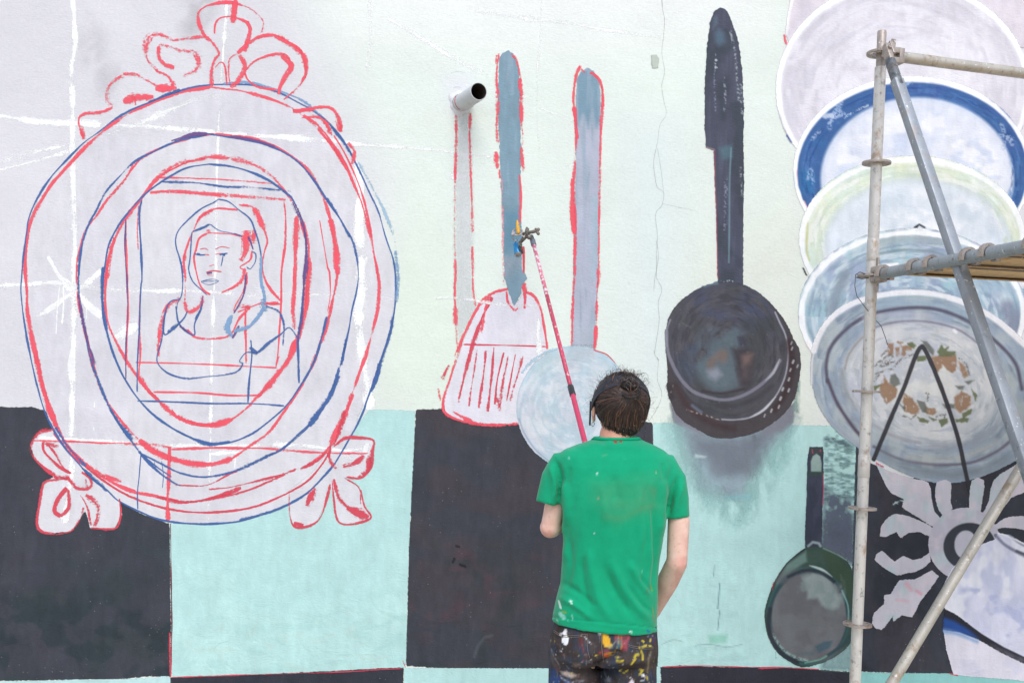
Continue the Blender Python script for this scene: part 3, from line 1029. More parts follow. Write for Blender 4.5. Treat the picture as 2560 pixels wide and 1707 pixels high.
strokes('bow_outline', [
    ('3:1870 260 1930 215 2010 210 2090 225 2085 290 2070 380 2020 435 1940 430', 20, R2, .85), ('3:2070 310 2055 390 2000 430', 28, R2, .8), ('3:1850 250 1845 330 1880 385', 24, R2, .8),
    ('3:1920 370 1990 350 2040 310', 28, R2, .8), ('3:1870 440 1895 540 1950 600', 26, R2, .8), ('3:1930 435 2010 490 2020 580', 14, R2, .85),
    ('3:2020 500 2040 590 2075 660 1950 695 1890 670 1870 560 1860 450', 14, R2, .85), ('3:1850 470 1810 620 1760 690 1660 710 1625 650 1620 510', 17, R2, .85),
    ('3:1645 690 1700 700', 30, R2, .9), ('3:1762 490 1715 590', 56, R2, .85), ('3:1940 605 2065 655', 52, R2, .9), ('3:1870 250 1900 180 1930 60', 26, R2, .6)], br)
strokes('portrait', [
    ('10:690 480 560 550 490 680 440 800 400 930 390 1000 405 1200 400 1400', 26, R, .78), ('10:660 500 560 560 510 640', 44, R, .66), ('10:400 920 395 990', 60, R, .75), ('10:400 1390 440 1490 560 1420 570 1330', 50, R, .68),
    ('10:680 480 760 475 920 490', 22, R, .9), ('10:930 440 1060 460 1110 540', 34, R, .62), ('10:1080 470 1120 560 1180 680', 60, R, .85), ('10:1170 660 1210 790 1180 900 1160 1050 1190 1180 1250 1280 1340 1380', 24, R, .85),
    ('10:620 720 540 770 510 880 490 960 510 1080 540 1200 580 1270 650 1320', 19, R, .88), ('10:630 680 640 720', 60, R, .8), ('10:620 715 760 720 860 730 960 750', 18, R, .85),
    ('10:1010 690 1000 800 985 900 950 990', 100, R, .92), ('10:1085 680 1070 820', 100, R, .66), ('10:1060 890 1040 980 940 1050 1000 1080', 18, R, .85),
    ('10:990 1060 970 1160 900 1230 760 1300', 32, R, .85), ('10:1010 1100 990 1250 900 1420 880 1480', 24, R, .8), ('10:920 1490 1050 1440 1160 1400 1250 1410 1340 1410', 19, R, .85), ('10:950 1450 1050 1430', 50, R, .6),
    ('2:1010 330 940 370 910 450 890 560 885 650', 32, R, .66), ('2:1050 500 1100 545 1200 552 1290 530 1340 440 1400 380', 16, R, .8),
    ('10:550 875 600 865 630 885', 11, R2, .8), ('10:700 875 760 850 840 862', 11, R2, .85), ('10:640 1040 690 1025', 14, R, .7), ('10:610 1100 680 1085 760 1095', 13, R2, .9), ('10:590 925 640 930', 16, R, .5), ('10:700 925 760 915', 10, R, .7),
    ('10:490 920 540 930 600 930', 18, B, .95), ('10:520 915 556 932', 38, B, 1.0), ('10:740 930 780 920 820 915', 15, B, .9), ('10:760 918 796 934', 38, B, 1.0), ('10:775 940 765 1000 755 1040', 10, B, .9),
    ('10:560 1190 640 1170 700 1170 735 1185 680 1215 620 1220 560 1195', 9, B, .85), ('10:560 1190 640 1188 730 1188', 8, B, .8), ('10:615 1110 668 1105', 26, PURP, .9), ('10:620 1128 680 1130', 10, R, .6),
    ('10:730 385 690 415 560 480 440 580 340 690 310 780 320 870 350 960 370 1050 380 1180 370 1320 330 1400 320 1480', 16, B, .82), ('10:730 385 830 410 930 490 1040 580 1090 700 1130 830 1150 950', 17, B, .75),
    ('10:1150 940 1145 1100 1150 1200 1180 1320 1180 1420', 34, SKYB, .85), ('10:480 700 570 670 640 630 700 670 760 700 870 720 960 750', 16, B, .85), ('10:520 690 600 655 650 625', 30, B, .7),
    ('10:1060 900 1095 920 1090 1000 1040 1070 1010 1060', 10, B, .85), ('10:1005 1045 1030 1065', 26, B, .9), ('10:470 710 460 850 450 980 440 1080 480 1190 560 1270 620 1325', 12, B, .85),
    ('10:1020 750 1050 820 1070 880', 32, PURP, .8), ('10:1000 1120 980 1300 930 1420 880 1500', 24, PURP, .8), ('10:575 1330 560 1450 500 1560', 14, B, .75), ('10:880 720 960 748', 22, PURP, .85),
    ('2:1010 330 950 350 920 440 925 530 1020 450 1050 400', 12, B, .85), ('2:940 520 1010 460', 26, B, .5),
    ('2:920 440 905 560 880 650 890 700 950 750 1050 775 1150 765 1250 755 1330 735 1360 690 1340 680 1380 630 1440 630 1500 580 1570 530 1620 490 1670 550', 12, B, .8),
    ('2:985 370 1000 460 1040 510 1090 530 1090 470 1130 380', 11, B, .85), ('2:1010 480 1060 520', 24, PURP, .8), ('2:1300 420 1270 490 1300 540', 34, SKYB, .75), ('2:1340 480 1300 550', 16, PURP, .8),
    ('2:1480 380 1400 480 1310 510', 26, SKYB, .8), ('2:1470 330 1490 400', 60, SKYB, .75), ('2:1490 370 1560 400 1590 480 1585 590', 16, B, .75), ('2:1400 600 1440 640', 34, B, .6),
    ('2:1480 360 1560 350', 16, R, .8), ('2:1340 370 1400 380', 34, R, .6),
], frame, label='woman with long hair sketched in red and blue')

# --- broom and its handle
def broom_head(P):
    P.poly('5:815 280 760 290 710 322 660 380 590 540 520 740 468 900 478 965 560 1010 660 1030 780 1036 900 1028 1045 1000 1048 600 1030 480 1010 380 970 312 920 290 880 350', (222, 219, 229), soft=4)
    P.mottle((228, 226, 232), 60, 90, .4, .7, .6, 2)


broom = paint('painted_broom', (1090, 710, 1380, 1075), broom_head, M_FIELD, 3.0, label='pale broom outlined in red beside the pipe')


def broom_band(P):
    P.poly('4:545 640 615 640 628 1100 632 1568;5:640 330 660 370 600 480 545 560 535 300;4:532 1568 532 1000', (228, 229, 233), soft=20, al=.55)


paint('broom_handle', (1120, 280, 1215, 870), broom_band, M_SOFT, 4.0, broom)
strokes('broom_outline', [
    ('4:540 630 540 720 535 900 530 1100 528 1300 535 1560;5:530 180 530 250 535 400 540 540 545 600', 20, R, .64), ('4:618 640 615 760 618 900 625 1100 630 1300', 17, R, .72), ('4:618 635 616 720', 24, R, .85),
    ('4:630 1380 632 1568;5:635 300 648 370', 18, R, .64), ('5:532 370 538 480', 26, R, .7),
    ('5:830 275 760 290 710 320 670 360 620 450 580 540 540 660 510 760 480 850 465 920 480 970 560 1010 660 1030 780 1035 890 1026', 19, R, .85), ('5:740 320 690 420 640 560 600 700 570 820 550 910', 24, R2, .82),
    ('5:720 325 700 400 680 520', 26, R, .72), ('5:920 290 970 310 1010 380 1030 480 1045 580 1048 610', 18, R, .8), ('5:580 585 750 588 900 592 1045 597', 10, R2, .95),
    ('5:655 610 640 720 620 850 610 930', 17, R2, .7), ('5:705 620 690 760 665 940', 17, R2, .7), ('5:750 600 735 780 715 960', 16, R2, .72), ('5:805 630 770 780 755 920', 12, R2, .75), ('5:830 650 800 800 780 940', 18, R2, .68),
    ('5:870 640 840 800 820 900', 11, R2, .75), ('5:912 650 870 800 840 900', 20, R2, .7), ('5:770 880 780 960', 30, R2, .5), ('5:820 290 830 350 870 395 885 380', 17, R, .85), ('5:920 240 925 320 920 385', 24, R, .85),
    ('5:580 520 530 650', 16, R, .6), ('5:500 700 460 780', 24, R2, .6), ('5:440 830 450 900', 24, R, .5), ('5:735 320 660 370', 22, R, .8), ('5:520 960 640 1022 760 1032', 24, R, .75),
    ('5:420 325 600 330 700 350 850 365 1010 365', 24, CHALK, .46), ('5:1000 440 1000 650', 26, CHALK, .62)], broom, label='red lines of the broom')


def brush_handle(P):
    P.poly('4:782 330 800 300 832 284 862 302 890 390 898 600 900 900 895 1100 905 1300 908 1500 932 1560;5:930 200 905 260 905 300 862 372 830 290 808 200 803 0;4:800 1300 790 1000 780 800 775 600 775 450', (128, 156, 173), soft=3, rag=2.5)
    P.mottle((148, 168, 184), 10, 90, .5, .75, .6, 3)
    P.poly('4:800 1180 905 1180 905 1420 800 1420', (98, 138, 160), soft=30, al=.8, over=True)
    P.poly('4:800 1440 960 1440;5:930 240 860 380 800 240', (146, 158, 172), soft=20, al=.9, over=True)
    P.mottle((122, 148, 162), 25, 40, .5, .7, .6, 6)


bh = paint('painted_handle', (1235, 120, 1325, 775), brush_handle, M_FIELD, 2.0, label='blue grey handle being sprayed at the pole tip')
strokes('handle_outline', [
    ('4:775 300 765 430 770 560 765 700 772 800', 26, R, .55), ('4:765 310 762 360', 26, R, .7), ('4:760 850 770 945', 28, R, .6), ('4:850 300 880 350 900 480 905 700 915 900', 26, R, .66),
    ('4:905 820 912 960', 28, R, .62), ('4:895 440 905 540', 30, R, .8), ('4:895 980 900 1100 895 1250', 20, R, .72), ('4:915 1380 918 1530', 12, R2, .95), ('4:795 1000 800 1300 805 1560;5:808 250', 18, (245, 170, 180), .5), ('4:780 950 782 1000', 14, R, .7)], bh)


def ladle_handle(P):
    P.poly('4:1208 560 1215 440 1240 400 1275 382 1310 400 1340 460 1348 600 1342 800 1338 1100 1332 1568;5:1310 620 1185 620;4:1205 1568 1215 1100 1212 720', (178, 182, 199), soft=3, rag=2)
    P.poly('4:1208 400 1350 380 1345 680 1320 720 1300 620 1280 720 1250 640 1215 720', (122, 152, 171), soft=12, al=.95, over=True)
    P.mottle((150, 168, 184), 10, 120, .5, .72, .7, 3)
    P.poly('4:1290 1100 1340 1100 1335 1568 1290 1568', (165, 185, 200), soft=14, al=.6, over=True)
    P.poly('5:1190 480 1320 480 1315 620 1185 620', (182, 190, 202), soft=40, al=.7, over=True)


ladle = paint('painted_ladle', (1420, 160, 1510, 885), ladle_handle, M_FIELD, 2.0, label='grey round ladle with a long lavender handle')


def ladle_disc(P):
    ox, oy, k = PANELS[5]
    cx, cy, rx, ry = ox + 1205 * k, oy + 940 * k, 328 * k, 342 * k
    P.ell(cx, cy, rx, ry, (186, 208, 222), soft=4)
    P.ell(cx + 2, cy + 2, rx * .95, ry * .95, (196, 208, 216), soft=10)
    P.mottle((206, 206, 218), 50, 60, .45, .65, .7, 2)
    P.mottle((182, 204, 214), 40, 50, .5, .68, .7, 5)
    P.mottle((218, 222, 226), 30, 30, .58, .72, .7, 8)
    swirl(P, cx, cy, rx, ry, 0, (178, 198, 210), .54, .7, .7, 4, 40, 8)
    swirl(P, cx, cy, rx, ry, 0, (220, 224, 230), .56, .7, .6, 9, 40, 8)
    P.poly('5:960 700 1060 640 1120 660 1000 760', (180, 202, 206), soft=30, al=.6)
    P.line('5:910 740 960 680 1060 620 1170 602 1300 615 1420 690', 12, (176, 206, 224), .8, 6)
    P.line('5:890 1000 920 1080 980 1170 1060 1240', 8, (150, 160, 180), .8, 3)
    P.poly('5:1190 590 1312 590 1312 660 1190 680', (186, 196, 206), soft=24, al=.8)


paint('ladle_bowl', (1285, 860, 1590, 1180), ladle_disc, M_FIELD, 2.5, ladle)
strokes('ladle_outline', [
    ('4:1235 370 1210 430 1195 560 1210 720 1205 900 1195 1050 1205 1200 1205 1400 1200 1560;5:1198 150 1190 400 1185 590', 20, R, .75), ('4:1192 1000 1188 1150 1200 1310', 32, R, .95), ('4:1200 600 1215 780', 24, R, .8),
    ('4:1290 405 1340 450 1360 540 1350 700 1345 900 1340 1200 1335 1560;5:1337 100 1330 250 1325 420 1315 610', 19, R, .7), ('4:1355 480 1362 600', 18, R, .9), ('5:1322 480 1314 620', 22, R, .85), ('5:1315 618 1380 640 1430 690', 10, R2, .8), ('4:1225 370 1260 410', 22, R, .65)], ladle)


# --- big dark frying pan with its painted shadow
def pan_shadow(P):
    P.poly('16:20 190 1620 185 1530 560 1300 950 1000 1400 900 1430 500 1200 200 700', (162, 204, 203), soft=60, al=.6, nz=(20, 50, .1, .5))
    P.mottle((172, 212, 208), 30, 60, .45, .65, .7, 4)
    P.poly('16:150 120 1600 100 1480 290 1200 520 1130 720 1030 880 960 1050 750 1060 460 960 330 600 240 330', (146, 166, 176), soft=50, al=.8, nz=(22, 40, .15, .42))
    P.poly('16:320 330 600 370 900 370 1430 190 1250 430 1140 620 1050 790 800 860 640 810 540 640 380 520', (112, 118, 130), soft=40, al=.85)
    P.mottle((124, 130, 142), 26, 40, .5, .68, .4, 7, '16:350 300 1400 300 1100 800 600 800', 20)
    P.poly('16:70 -60 130 170 500 350 300 60', (130, 132, 142), soft=10, al=.95)
    P.poly('16:1600 -60 1570 170 1440 290 1180 320 1400 60', (126, 128, 138), soft=10, al=.95)
    P.poly('16:380 560 520 590 500 610 380 605', (200, 215, 220), soft=6, al=.7)
    P.poly('16:740 1080 1080 1050 1060 1110 760 1110', (140, 196, 202), soft=16, al=.6)
    P.poly('16:700 860 1010 840 950 1040 740 1040', (150, 166, 178), soft=20, al=.6)
    P.poly('11:1280 900 1310 960 1300 1240 1250 1230', (140, 170, 165), soft=10, al=.7, nz=(10, 20, .2, .5))


paint('painted_shadow', (1650, 930, 2010, 1330), pan_shadow, M_SOFT, 2.5, label='grey blue shadow brushed under the big pan')


def pan_handle(P):
    P.poly('4:1960 130 1985 65 2018 42 2045 55 2070 90 2092 150 2120 240 2140 400 2150 600 2146 800 2150 1000 2146 1300 2146 1568;5:2146 255 2005 255;4:2000 1568 1995 1200 1986 1000 1981 842 1936 826 1930 700 1930 450 1944 250', (76, 79, 95), soft=2.5, rag=1.6)
    P.mottle((88, 92, 110), 12, 120, .5, .72, .7, 4)
    P.mottle((60, 66, 76), 40, 60, .5, .7, .6, 9)
    P.poly('4:1985 190 2010 160 2040 190 2045 240 2010 260 1990 240', (92, 118, 138), soft=14, al=.7)
    P.poly('4:1980 100 2000 90 2005 130 1975 170', (104, 130, 145), soft=10, al=.5)
    P.line('4:2075 180 2100 300 2110 420 2120 560', 14, (214, 222, 224), .55, 2.5, dry=.58)
    P.line('4:2130 480 2140 640', 16, (214, 222, 224), .55, 2.5, dry=.58)
    P.line('4:2035 420 2045 520 2040 620', 14, (190, 195, 210), .55, 2.5, dry=.58)
    P.line('4:1990 300 1985 450 1990 620', 10, (175, 182, 200), .55, 2.5, dry=.58)
    P.line('4:1995 340 1995 380', 16, (200, 205, 215), .8, 2, dry=.5)
    P.poly('4:2010 830 2080 810 2085 880 2030 900', (86, 118, 130), soft=12, al=.7)
    P.line('4:2078 830 2070 1000 2068 1200 2065 1470', 8, (120, 150, 160), .8, 3)
    P.line('4:2050 1000 2045 1300', 22, (160, 160, 185), .55, 2.5, dry=.58)
    P.line('4:2130 940 2138 1100', 12, (205, 215, 215), .55, 2.5, dry=.58)
    P.line('4:1940 826 1985 840', 6, (170, 140, 145), .8)
    P.line('4:1983 845 1990 1050 1997 1300 2003 1560', 5, (200, 90, 110), .7)


bigpan = paint('painted_pan', (1755, 10, 1868, 715), pan_handle, M_FIELD, 2.0, label='large black frying pan hanging by its long handle')


def pan_body(P):
    dark = (80, 79, 86)
    P.poly('11:90 560 110 400 160 300 240 210 360 130 480 80 620 60 760 70 870 110 1000 200 1100 310 1190 430 1250 570 1300 650 1320 800 1300 960 1260 1120 1180 1240 1050 1350 900 1430 700 1475 520 1470 400 1410 260 1330 180 1250 130 1130 105 1000 105 850 90 700', (74, 69, 73), soft=3, rag=1.2, smooth=True)
    P.poly('11:420 100 560 50 570 80 460 120', (110, 140, 152), soft=6)
    inner = '11:92 560 110 400 170 300 250 215 370 140 500 90 640 75 780 90 900 150 1020 250 1110 360 1175 500 1200 680 1180 880 1100 1060 980 1200 850 1280 700 1300 560 1290 380 1200 230 1020 150 850 105 700'
    P.poly(inner, dark, soft=4, smooth=True)
    P.mottle((74, 80, 104), 90, 50, .4, .62, .8, 3, '11:350 120 950 130 950 480 450 450', 60)
    P.mottle((76, 78, 90), 70, 60, .45, .7, .6, 6, inner)
    swirl(P, 1640 + 650 * .27416, 690 + 680 * .27416, 150, 170, 0, (94, 92, 98), .54, .7, .6, 4, 40, 6)
    swirl(P, 1640 + 650 * .27416, 690 + 680 * .27416, 150, 170, 0, (62, 60, 68), .54, .7, .6, 8, 40, 6)
    P.mottle((66, 70, 72), 60, 60, .5, .7, .5, 9, inner)
    P.poly('11:600 540 640 510 720 480 800 530 770 590 830 640 750 690 740 860 760 1000 600 1050 460 1000 380 900 350 820 480 700 520 620', (100, 118, 126), soft=22, al=.7, smooth=True)
    P.mottle((92, 108, 120), 30, 30, .45, .7, .6, 12, '11:400 500 800 500 760 1040 380 1000', 20)
    P.poly('11:690 660 830 650 900 760 860 1000 770 1000 740 860', (66, 60, 66), soft=16, al=.9)
    P.poly('11:560 690 620 665 660 700 650 770 590 800 570 760 500 850 460 820 480 760', (122, 104, 98), soft=16, al=.85)
    P.poly('11:460 860 560 830 600 900 540 950 480 920', (156, 156, 172), soft=16, al=.7)
    P.poly('11:780 730 840 700 890 710 860 790 790 830', (120, 100, 96), soft=14, al=.9)
    P.poly('11:780 820 870 800 840 940 780 930', (92, 82, 84), soft=20, al=.7)
    P.poly('11:270 650 370 630 370 700 280 700', (74, 86, 108), soft=20, al=.7)
    P.poly('11:180 720 330 720 380 900 300 980 180 850', (72, 84, 104), soft=30, al=.5)
    P.poly('11:740 550 800 540 840 640 760 640', (62, 60, 74), soft=8, al=.7)
    P.line('11:95 500 100 640 130 760 220 930 330 1045 480 1105 620 1128 760 1100 900 1030 1040 910 1130 770', 30, (128, 126, 140), .9, 3)
    P.line('11:130 400 95 500 100 640', 16, (140, 138, 152), .9, 3)
    P.line('11:1000 950 1070 880 1125 760', 24, (176, 176, 186), .9, 3, taper=True)
    P.line('11:420 1050 600 1070 800 1030', 26, (64, 58, 62), .9, 5)
    P.line('11:560 1170 700 1180 900 1120 1060 1000', 40, (66, 64, 70), .7, 8)
    P.line('11:640 1240 800 1240 960 1160', 26, (82, 80, 82), .7, 8)
    P.line('11:1085 330 1130 430 1180 540 1205 700 1180 900 1100 1080 980 1220 850 1290 700 1310 600 1305', 14, (170, 170, 182), .9, 2.5)
    P.line('11:860 1285 980 1220 1090 1100', 22, (200, 202, 210), .85, 3, taper=True)
    P.line('11:180 1000 260 1150 400 1280 560 1360 700 1390', 60, (68, 54, 56), .8, 12)
    P.line('11:120 1000 140 1100', 60, (60, 54, 58), .8, 8)
    P.line('11:330 1180 380 1220 410 1240', 24, (108, 118, 140), .8, 6)
    P.line('11:280 1215 340 1240 460 1270 600 1320', 12, (200, 180, 170), .8, 2, dry=.6)
    P.line('11:150 930 155 1030 120 1080', 10, (140, 130, 130), .8, 2, dry=.58)
    P.line('11:1210 600 1240 760 1230 900 1180 1060 1080 1220', 60, (62, 48, 50), .8, 10)
    for x, y, r in ((1240, 660, 9), (1250, 780, 12), (1290, 820, 9), (1225, 855, 9), (1212, 940, 11), (1155, 1030, 13), (1210, 1040, 11), (1135, 1115, 14), (1120, 1190, 11), (1052, 1225, 12), (990, 1270, 8), (1235, 610, 8)):
        P.line('11:%d %d %d %d' % (x - 5, y + 12, x + 4, y - 10), r * 1.45, (190, 192, 197), .8, 2.5, smooth=False)
    for i in range(26):
        x, y = 150 + random.random() * 1000, 200 + random.random() * 1150
        P.line('11:%f %f %f %f' % (x, y, x + 5, y + 3), 5, (150, 150, 158), .5, 1.5, smooth=False)
    P.line('11:590 48 640 45 700 48', 18, (150, 165, 175), .8, 2, dry=.55)
    P.line('11:240 430 320 470', 10, (110, 112, 116), .5, 4)
    P.line('11:870 230 940 210 960 290', 40, (84, 84, 80), .5, 10)


paint('pan_bowl', (1655, 695, 2010, 1105), pan_body, M_FIELD, 1.8, bigpan)


# --- small frying pan
def small_shadow(P):
    P.poly('13:445 -40 560 0 660 60 660 400 600 380 440 400', (98, 128, 134), soft=10, al=.5, nz=(14, 5, .3, .7))
    P.poly('13:445 330 640 400 640 800 430 720', (96, 104, 122), soft=24, al=.8, nz=(16, 20, .15, .5))
    P.poly('13:450 540 620 560 630 800 440 700', (92, 98, 114), soft=30, al=.8)
    P.poly('13:450 1380 640 1290 640 1500 430 1490', (142, 172, 172), soft=20, al=.85)
    P.poly('13:440 0 520 -60 640 40 600 60', (90, 112, 122), soft=16, al=.6, nz=(12, 6, .25, .6))


paint('painted_shadow', (2040, 1070, 2150, 1690), small_shadow, M_SOFT, 2.2, label='grey green dry brushed shadow beside the small pan handle')


def small_pan(P):
    P.poly('13:350 46 436 44 440 110 438 300 432 500 428 712 320 700 321 560 330 350 335 120', (58, 62, 78), soft=2.5, rag=.8)
    P.mottle((70, 74, 92), 14, 40, .5, .7, .6, 3)
    P.poly('13:350 46 436 44 438 90 345 95', (66, 74, 74), soft=6, al=.8)
    P.poly('13:358 206 357 140 370 104 395 88 418 104 428 150 426 206', (150, 172, 166), soft=3)
    P.poly('13:340 206 440 206 438 230 335 230', (56, 80, 70), soft=5, al=.8)
    P.line('13:366 60 370 85', 6, RED2, .7).line('13:422 65 418 72', 7, RED2, .8).line('13:438 220 440 330 434 420', 6, (200, 80, 110), .8)
    P.poly('13:318 706 430 698 540 750 620 830 645 1000 630 1200 612 1330 500 1422 400 1462 300 1482 220 1445 140 1385 80 1285 55 1150 75 1040 120 920 200 805', (56, 76, 72), soft=3, smooth=True)
    P.poly('13:430 705 540 750 630 860 640 1100 560 950 470 850', (62, 82, 64), soft=14, al=.9)
    P.poly('13:320 715 430 705 470 830 400 810 320 820', (66, 88, 78), soft=14, al=.9)
    P.poly('13:130 930 200 810 325 722 332 790 230 860 140 960', (112, 140, 132), soft=8, al=.95)
    P.poly('13:120 950 300 830 240 890 140 980', (90, 120, 112), soft=8, al=.7)
    P.line('13:110 960 200 805 318 710', 6, (60, 40, 50), .8)
    P.ell(1890 + 342 * .38259, 1100 + 1148 * .38259, 268 * .38259, 320 * .38259, (58, 100, 98), soft=4)
    P.ell(1890 + 342 * .38259, 1100 + 1150 * .38259, 262 * .38259, 306 * .38259, (50, 74, 80), soft=4)
    P.ell(1890 + 345 * .38259, 1100 + 1155 * .38259, 244 * .38259, 288 * .38259, (112, 114, 117), soft=5)
    P.mottle((100, 100, 106), 40, 40, .45, .65, .7, 3, '13:110 900 580 900 580 1400 110 1400')
    P.poly('13:300 900 370 865 440 880 490 920 550 1030 540 1090 500 1105 430 1080 400 1030 335 1035 335 990', (150, 164, 164), soft=10, al=.85)
    P.mottle((130, 146, 146), 20, 20, .45, .6, .6, 8, '13:300 880 550 880 550 1100 300 1040', 10)
    P.poly('13:385 1345 440 1315 500 1308 480 1355 410 1385', (72, 94, 106), soft=6, al=.95)
    P.poly('13:360 1380 400 1370 360 1400 260 1390', (80, 104, 110), soft=10, al=.7)
    P.line('13:350 818 420 840 495 890', 18, (190, 210, 204), .9, 3, taper=True)
    P.line('13:210 890 300 850 350 845 440 870 510 920', 22, (46, 52, 62), .8, 4)
    P.line('13:560 980 600 1080 602 1180', 8, (140, 180, 172), .8, 3)
    P.line('13:110 1270 170 1360 250 1415 330 1435', 20, (150, 176, 172), .85, 5, dry=.4)
    P.line('13:320 1452 420 1430 470 1400', 9, (120, 190, 160), .8, 3)
    P.line('13:90 1100 80 1200 110 1310 180 1400 270 1450', 26, (44, 48, 58), .85, 5)
    P.line('13:470 1400 560 1340 610 1280', 18, (46, 70, 76), .8, 4)
    P.line('13:340 690 370 665 410 672 420 690', 16, (160, 178, 184), .9, 4)
    P.line('13:440 705 520 740 590 780', 9, (140, 160, 160), .8, 4)
    P.line('13:128 1380 130 1420', 5, (60, 80, 90), .6)
    P.line('13:105 975 115 930', 6, RED2, .6)


paint('painted_pan', (1905, 1110, 2150, 1675), small_pan, M_FIELD, 1.8, label='small green grey frying pan behind the scaffold standard')

# --- stack of plates
ox7, oy7, k7 = PANELS[7]


def ell7(P, cx, cy, rx, ry, col, **k):
    P.ell(ox7 + cx * k7, oy7 + cy * k7, rx * k7, ry * k7, col, **k)


def el7(cx, cy, rx, ry):
    t = np.linspace(0, 2 * np.pi, 40, endpoint=False)
    return np.stack([ox7 + (cx + rx * np.cos(t)) * k7, oy7 + (cy + ry * np.sin(t)) * k7], 1)


def plate0(P):
    P.poly('7:290 -400 250 60 232 190 260 260 700 200 2000 300 2600 500 2600 -400', (226, 218, 226), soft=4)
    P.poly('7:330 -100 300 60 260 190 400 60', (212, 204, 216), soft=20, al=.8)
    P.mottle((219, 212, 222), 80, 60, .45, .7, .7, 2)
    P.line('7:290 -60 255 60 238 190', 14, (246, 245, 248), .95, 3)
    P.poly('7:1330 60 1500 150 1600 260 1520 300 1400 150', (206, 200, 210), soft=30, al=.5)


paint('painted_plate', (1950, -120, 2760, 160), plate0, M_FIELD, 3.0, label='topmost pale pink plate of the painted stack')


def plate1(P):
    ell7(P, 890, 500, 712, 610, (247, 247, 250), soft=5)
    ell7(P, 890, 512, 682, 584, (208, 204, 214), soft=14)
    ell7(P, 890, 560, 640, 520, (222, 218, 228), soft=80)
    ell7(P, 930, 420, 440, 330, (232, 229, 236), soft=150)
    P.mottle((214, 210, 220), 60, 30, .5, .7, .6, 3)
    P.mottle((234, 231, 238), 50, 40, .55, .72, .7, 6)
    swirl(P, ox7 + 890 * k7, 500 * k7, 712 * k7, 610 * k7, 0, (236, 233, 240), .5, .7, .5, 4, 80, 12, 0.3, .95)
    swirl(P, ox7 + 890 * k7, 500 * k7, 712 * k7, 610 * k7, 0, (204, 200, 211), .56, .75, .45, 9, 80, 12, 0.4, .94)
    P.line('7:192 560 215 680 262 790', 14, (190, 185, 200), .8, 3)
    P.line('7:240 760 265 795', 10, (60, 90, 150), .9, 2)
    P.line('7:225 200 235 245', 12, (245, 110, 130), .9, 4)
    P.line('7:320 150 360 110 430 60', 8, (232, 226, 232), .8, 4)
    P.line(el7(890, 506, 697, 597), 11, (249, 250, 252), .95, 3.5, smooth=False, closed=True, wob=.3)


paint('painted_plate', (1930, -160, 2640, 560), plate1, M_FIELD, 2.5, label='lavender grey plate second from the top of the stack')


def plate2(P):
    ell7(P, 940, 955, 664, 528, (247, 247, 251), soft=4)
    ell7(P, 942, 969, 646, 506, (64, 101, 157), soft=5)
    P.mottle((72, 92, 158), 80, 60, .42, .65, .8, 3, '7:800 500 1500 560 1560 1000 1300 800', 40)
    P.mottle((52, 118, 172), 60, 60, .5, .65, .7, 5, '7:300 800 430 800 430 1100 320 1100', 40)
    P.mottle((86, 128, 184), 26, 20, .62, .74, .6, 8, el7(942, 965, 620, 480), 20)
    ell7(P, 968, 1004, 540, 458, (206, 216, 236), soft=9)
    ell7(P, 972, 1012, 528, 446, (226, 230, 243), soft=16)
    P.mottle((204, 214, 236), 70, 60, .42, .66, .8, 2, el7(972, 1020, 490, 420), 30)
    P.mottle((242, 243, 249), 60, 40, .50, .60, .9, 6, el7(972, 1020, 490, 420), 30)
    swirl(P, ox7 + 942 * k7, 969 * k7, 646 * k7, 506 * k7, 0, (84, 126, 182), .54, .7, .7, 4, 40, 6, .84, .985)
    swirl(P, ox7 + 942 * k7, 969 * k7, 646 * k7, 506 * k7, 0, (44, 80, 140), .54, .7, .7, 7, 40, 6, .84, .985)
    for tr in ('7:455 660 500 640 520 600', '7:480 720 495 660 540 630', '7:545 570 520 640 470 700', '7:560 640 500 660', '7:355 1000 375 950 385 1020', '7:1430 760 1480 780 1500 810', '7:1440 700 1460 760 1450 830', '7:1500 780 1470 760', '7:905 475 935 465', '7:380 780 420 740'):
        P.line(tr, 22, (170, 188, 220), .75, 5, dry=.42)
    P.line('7:450 650 490 650', 30, (204, 212, 232), .8, 5)
    P.line('7:560 660 620 625 700 590', 12, (206, 214, 230), .8, 2, dry=.58)
    P.line('7:660 480 720 470', 10, (230, 235, 245), .8, 2, dry=.55)
    P.line('7:296 950 305 1080 350 1165', 6, (240, 130, 140), .7, 2)
    P.line('7:335 1130 350 1165', 12, (240, 160, 170), .8, 2)
    P.line(el7(941, 962, 655, 517), 9, (249, 250, 252), .95, 3.5, smooth=False, closed=True, wob=.3)


paint('painted_plate', (1970, 180, 2600, 560), plate2, M_FIELD, 2.2, label='white plate with a dark blue rim third from the top')


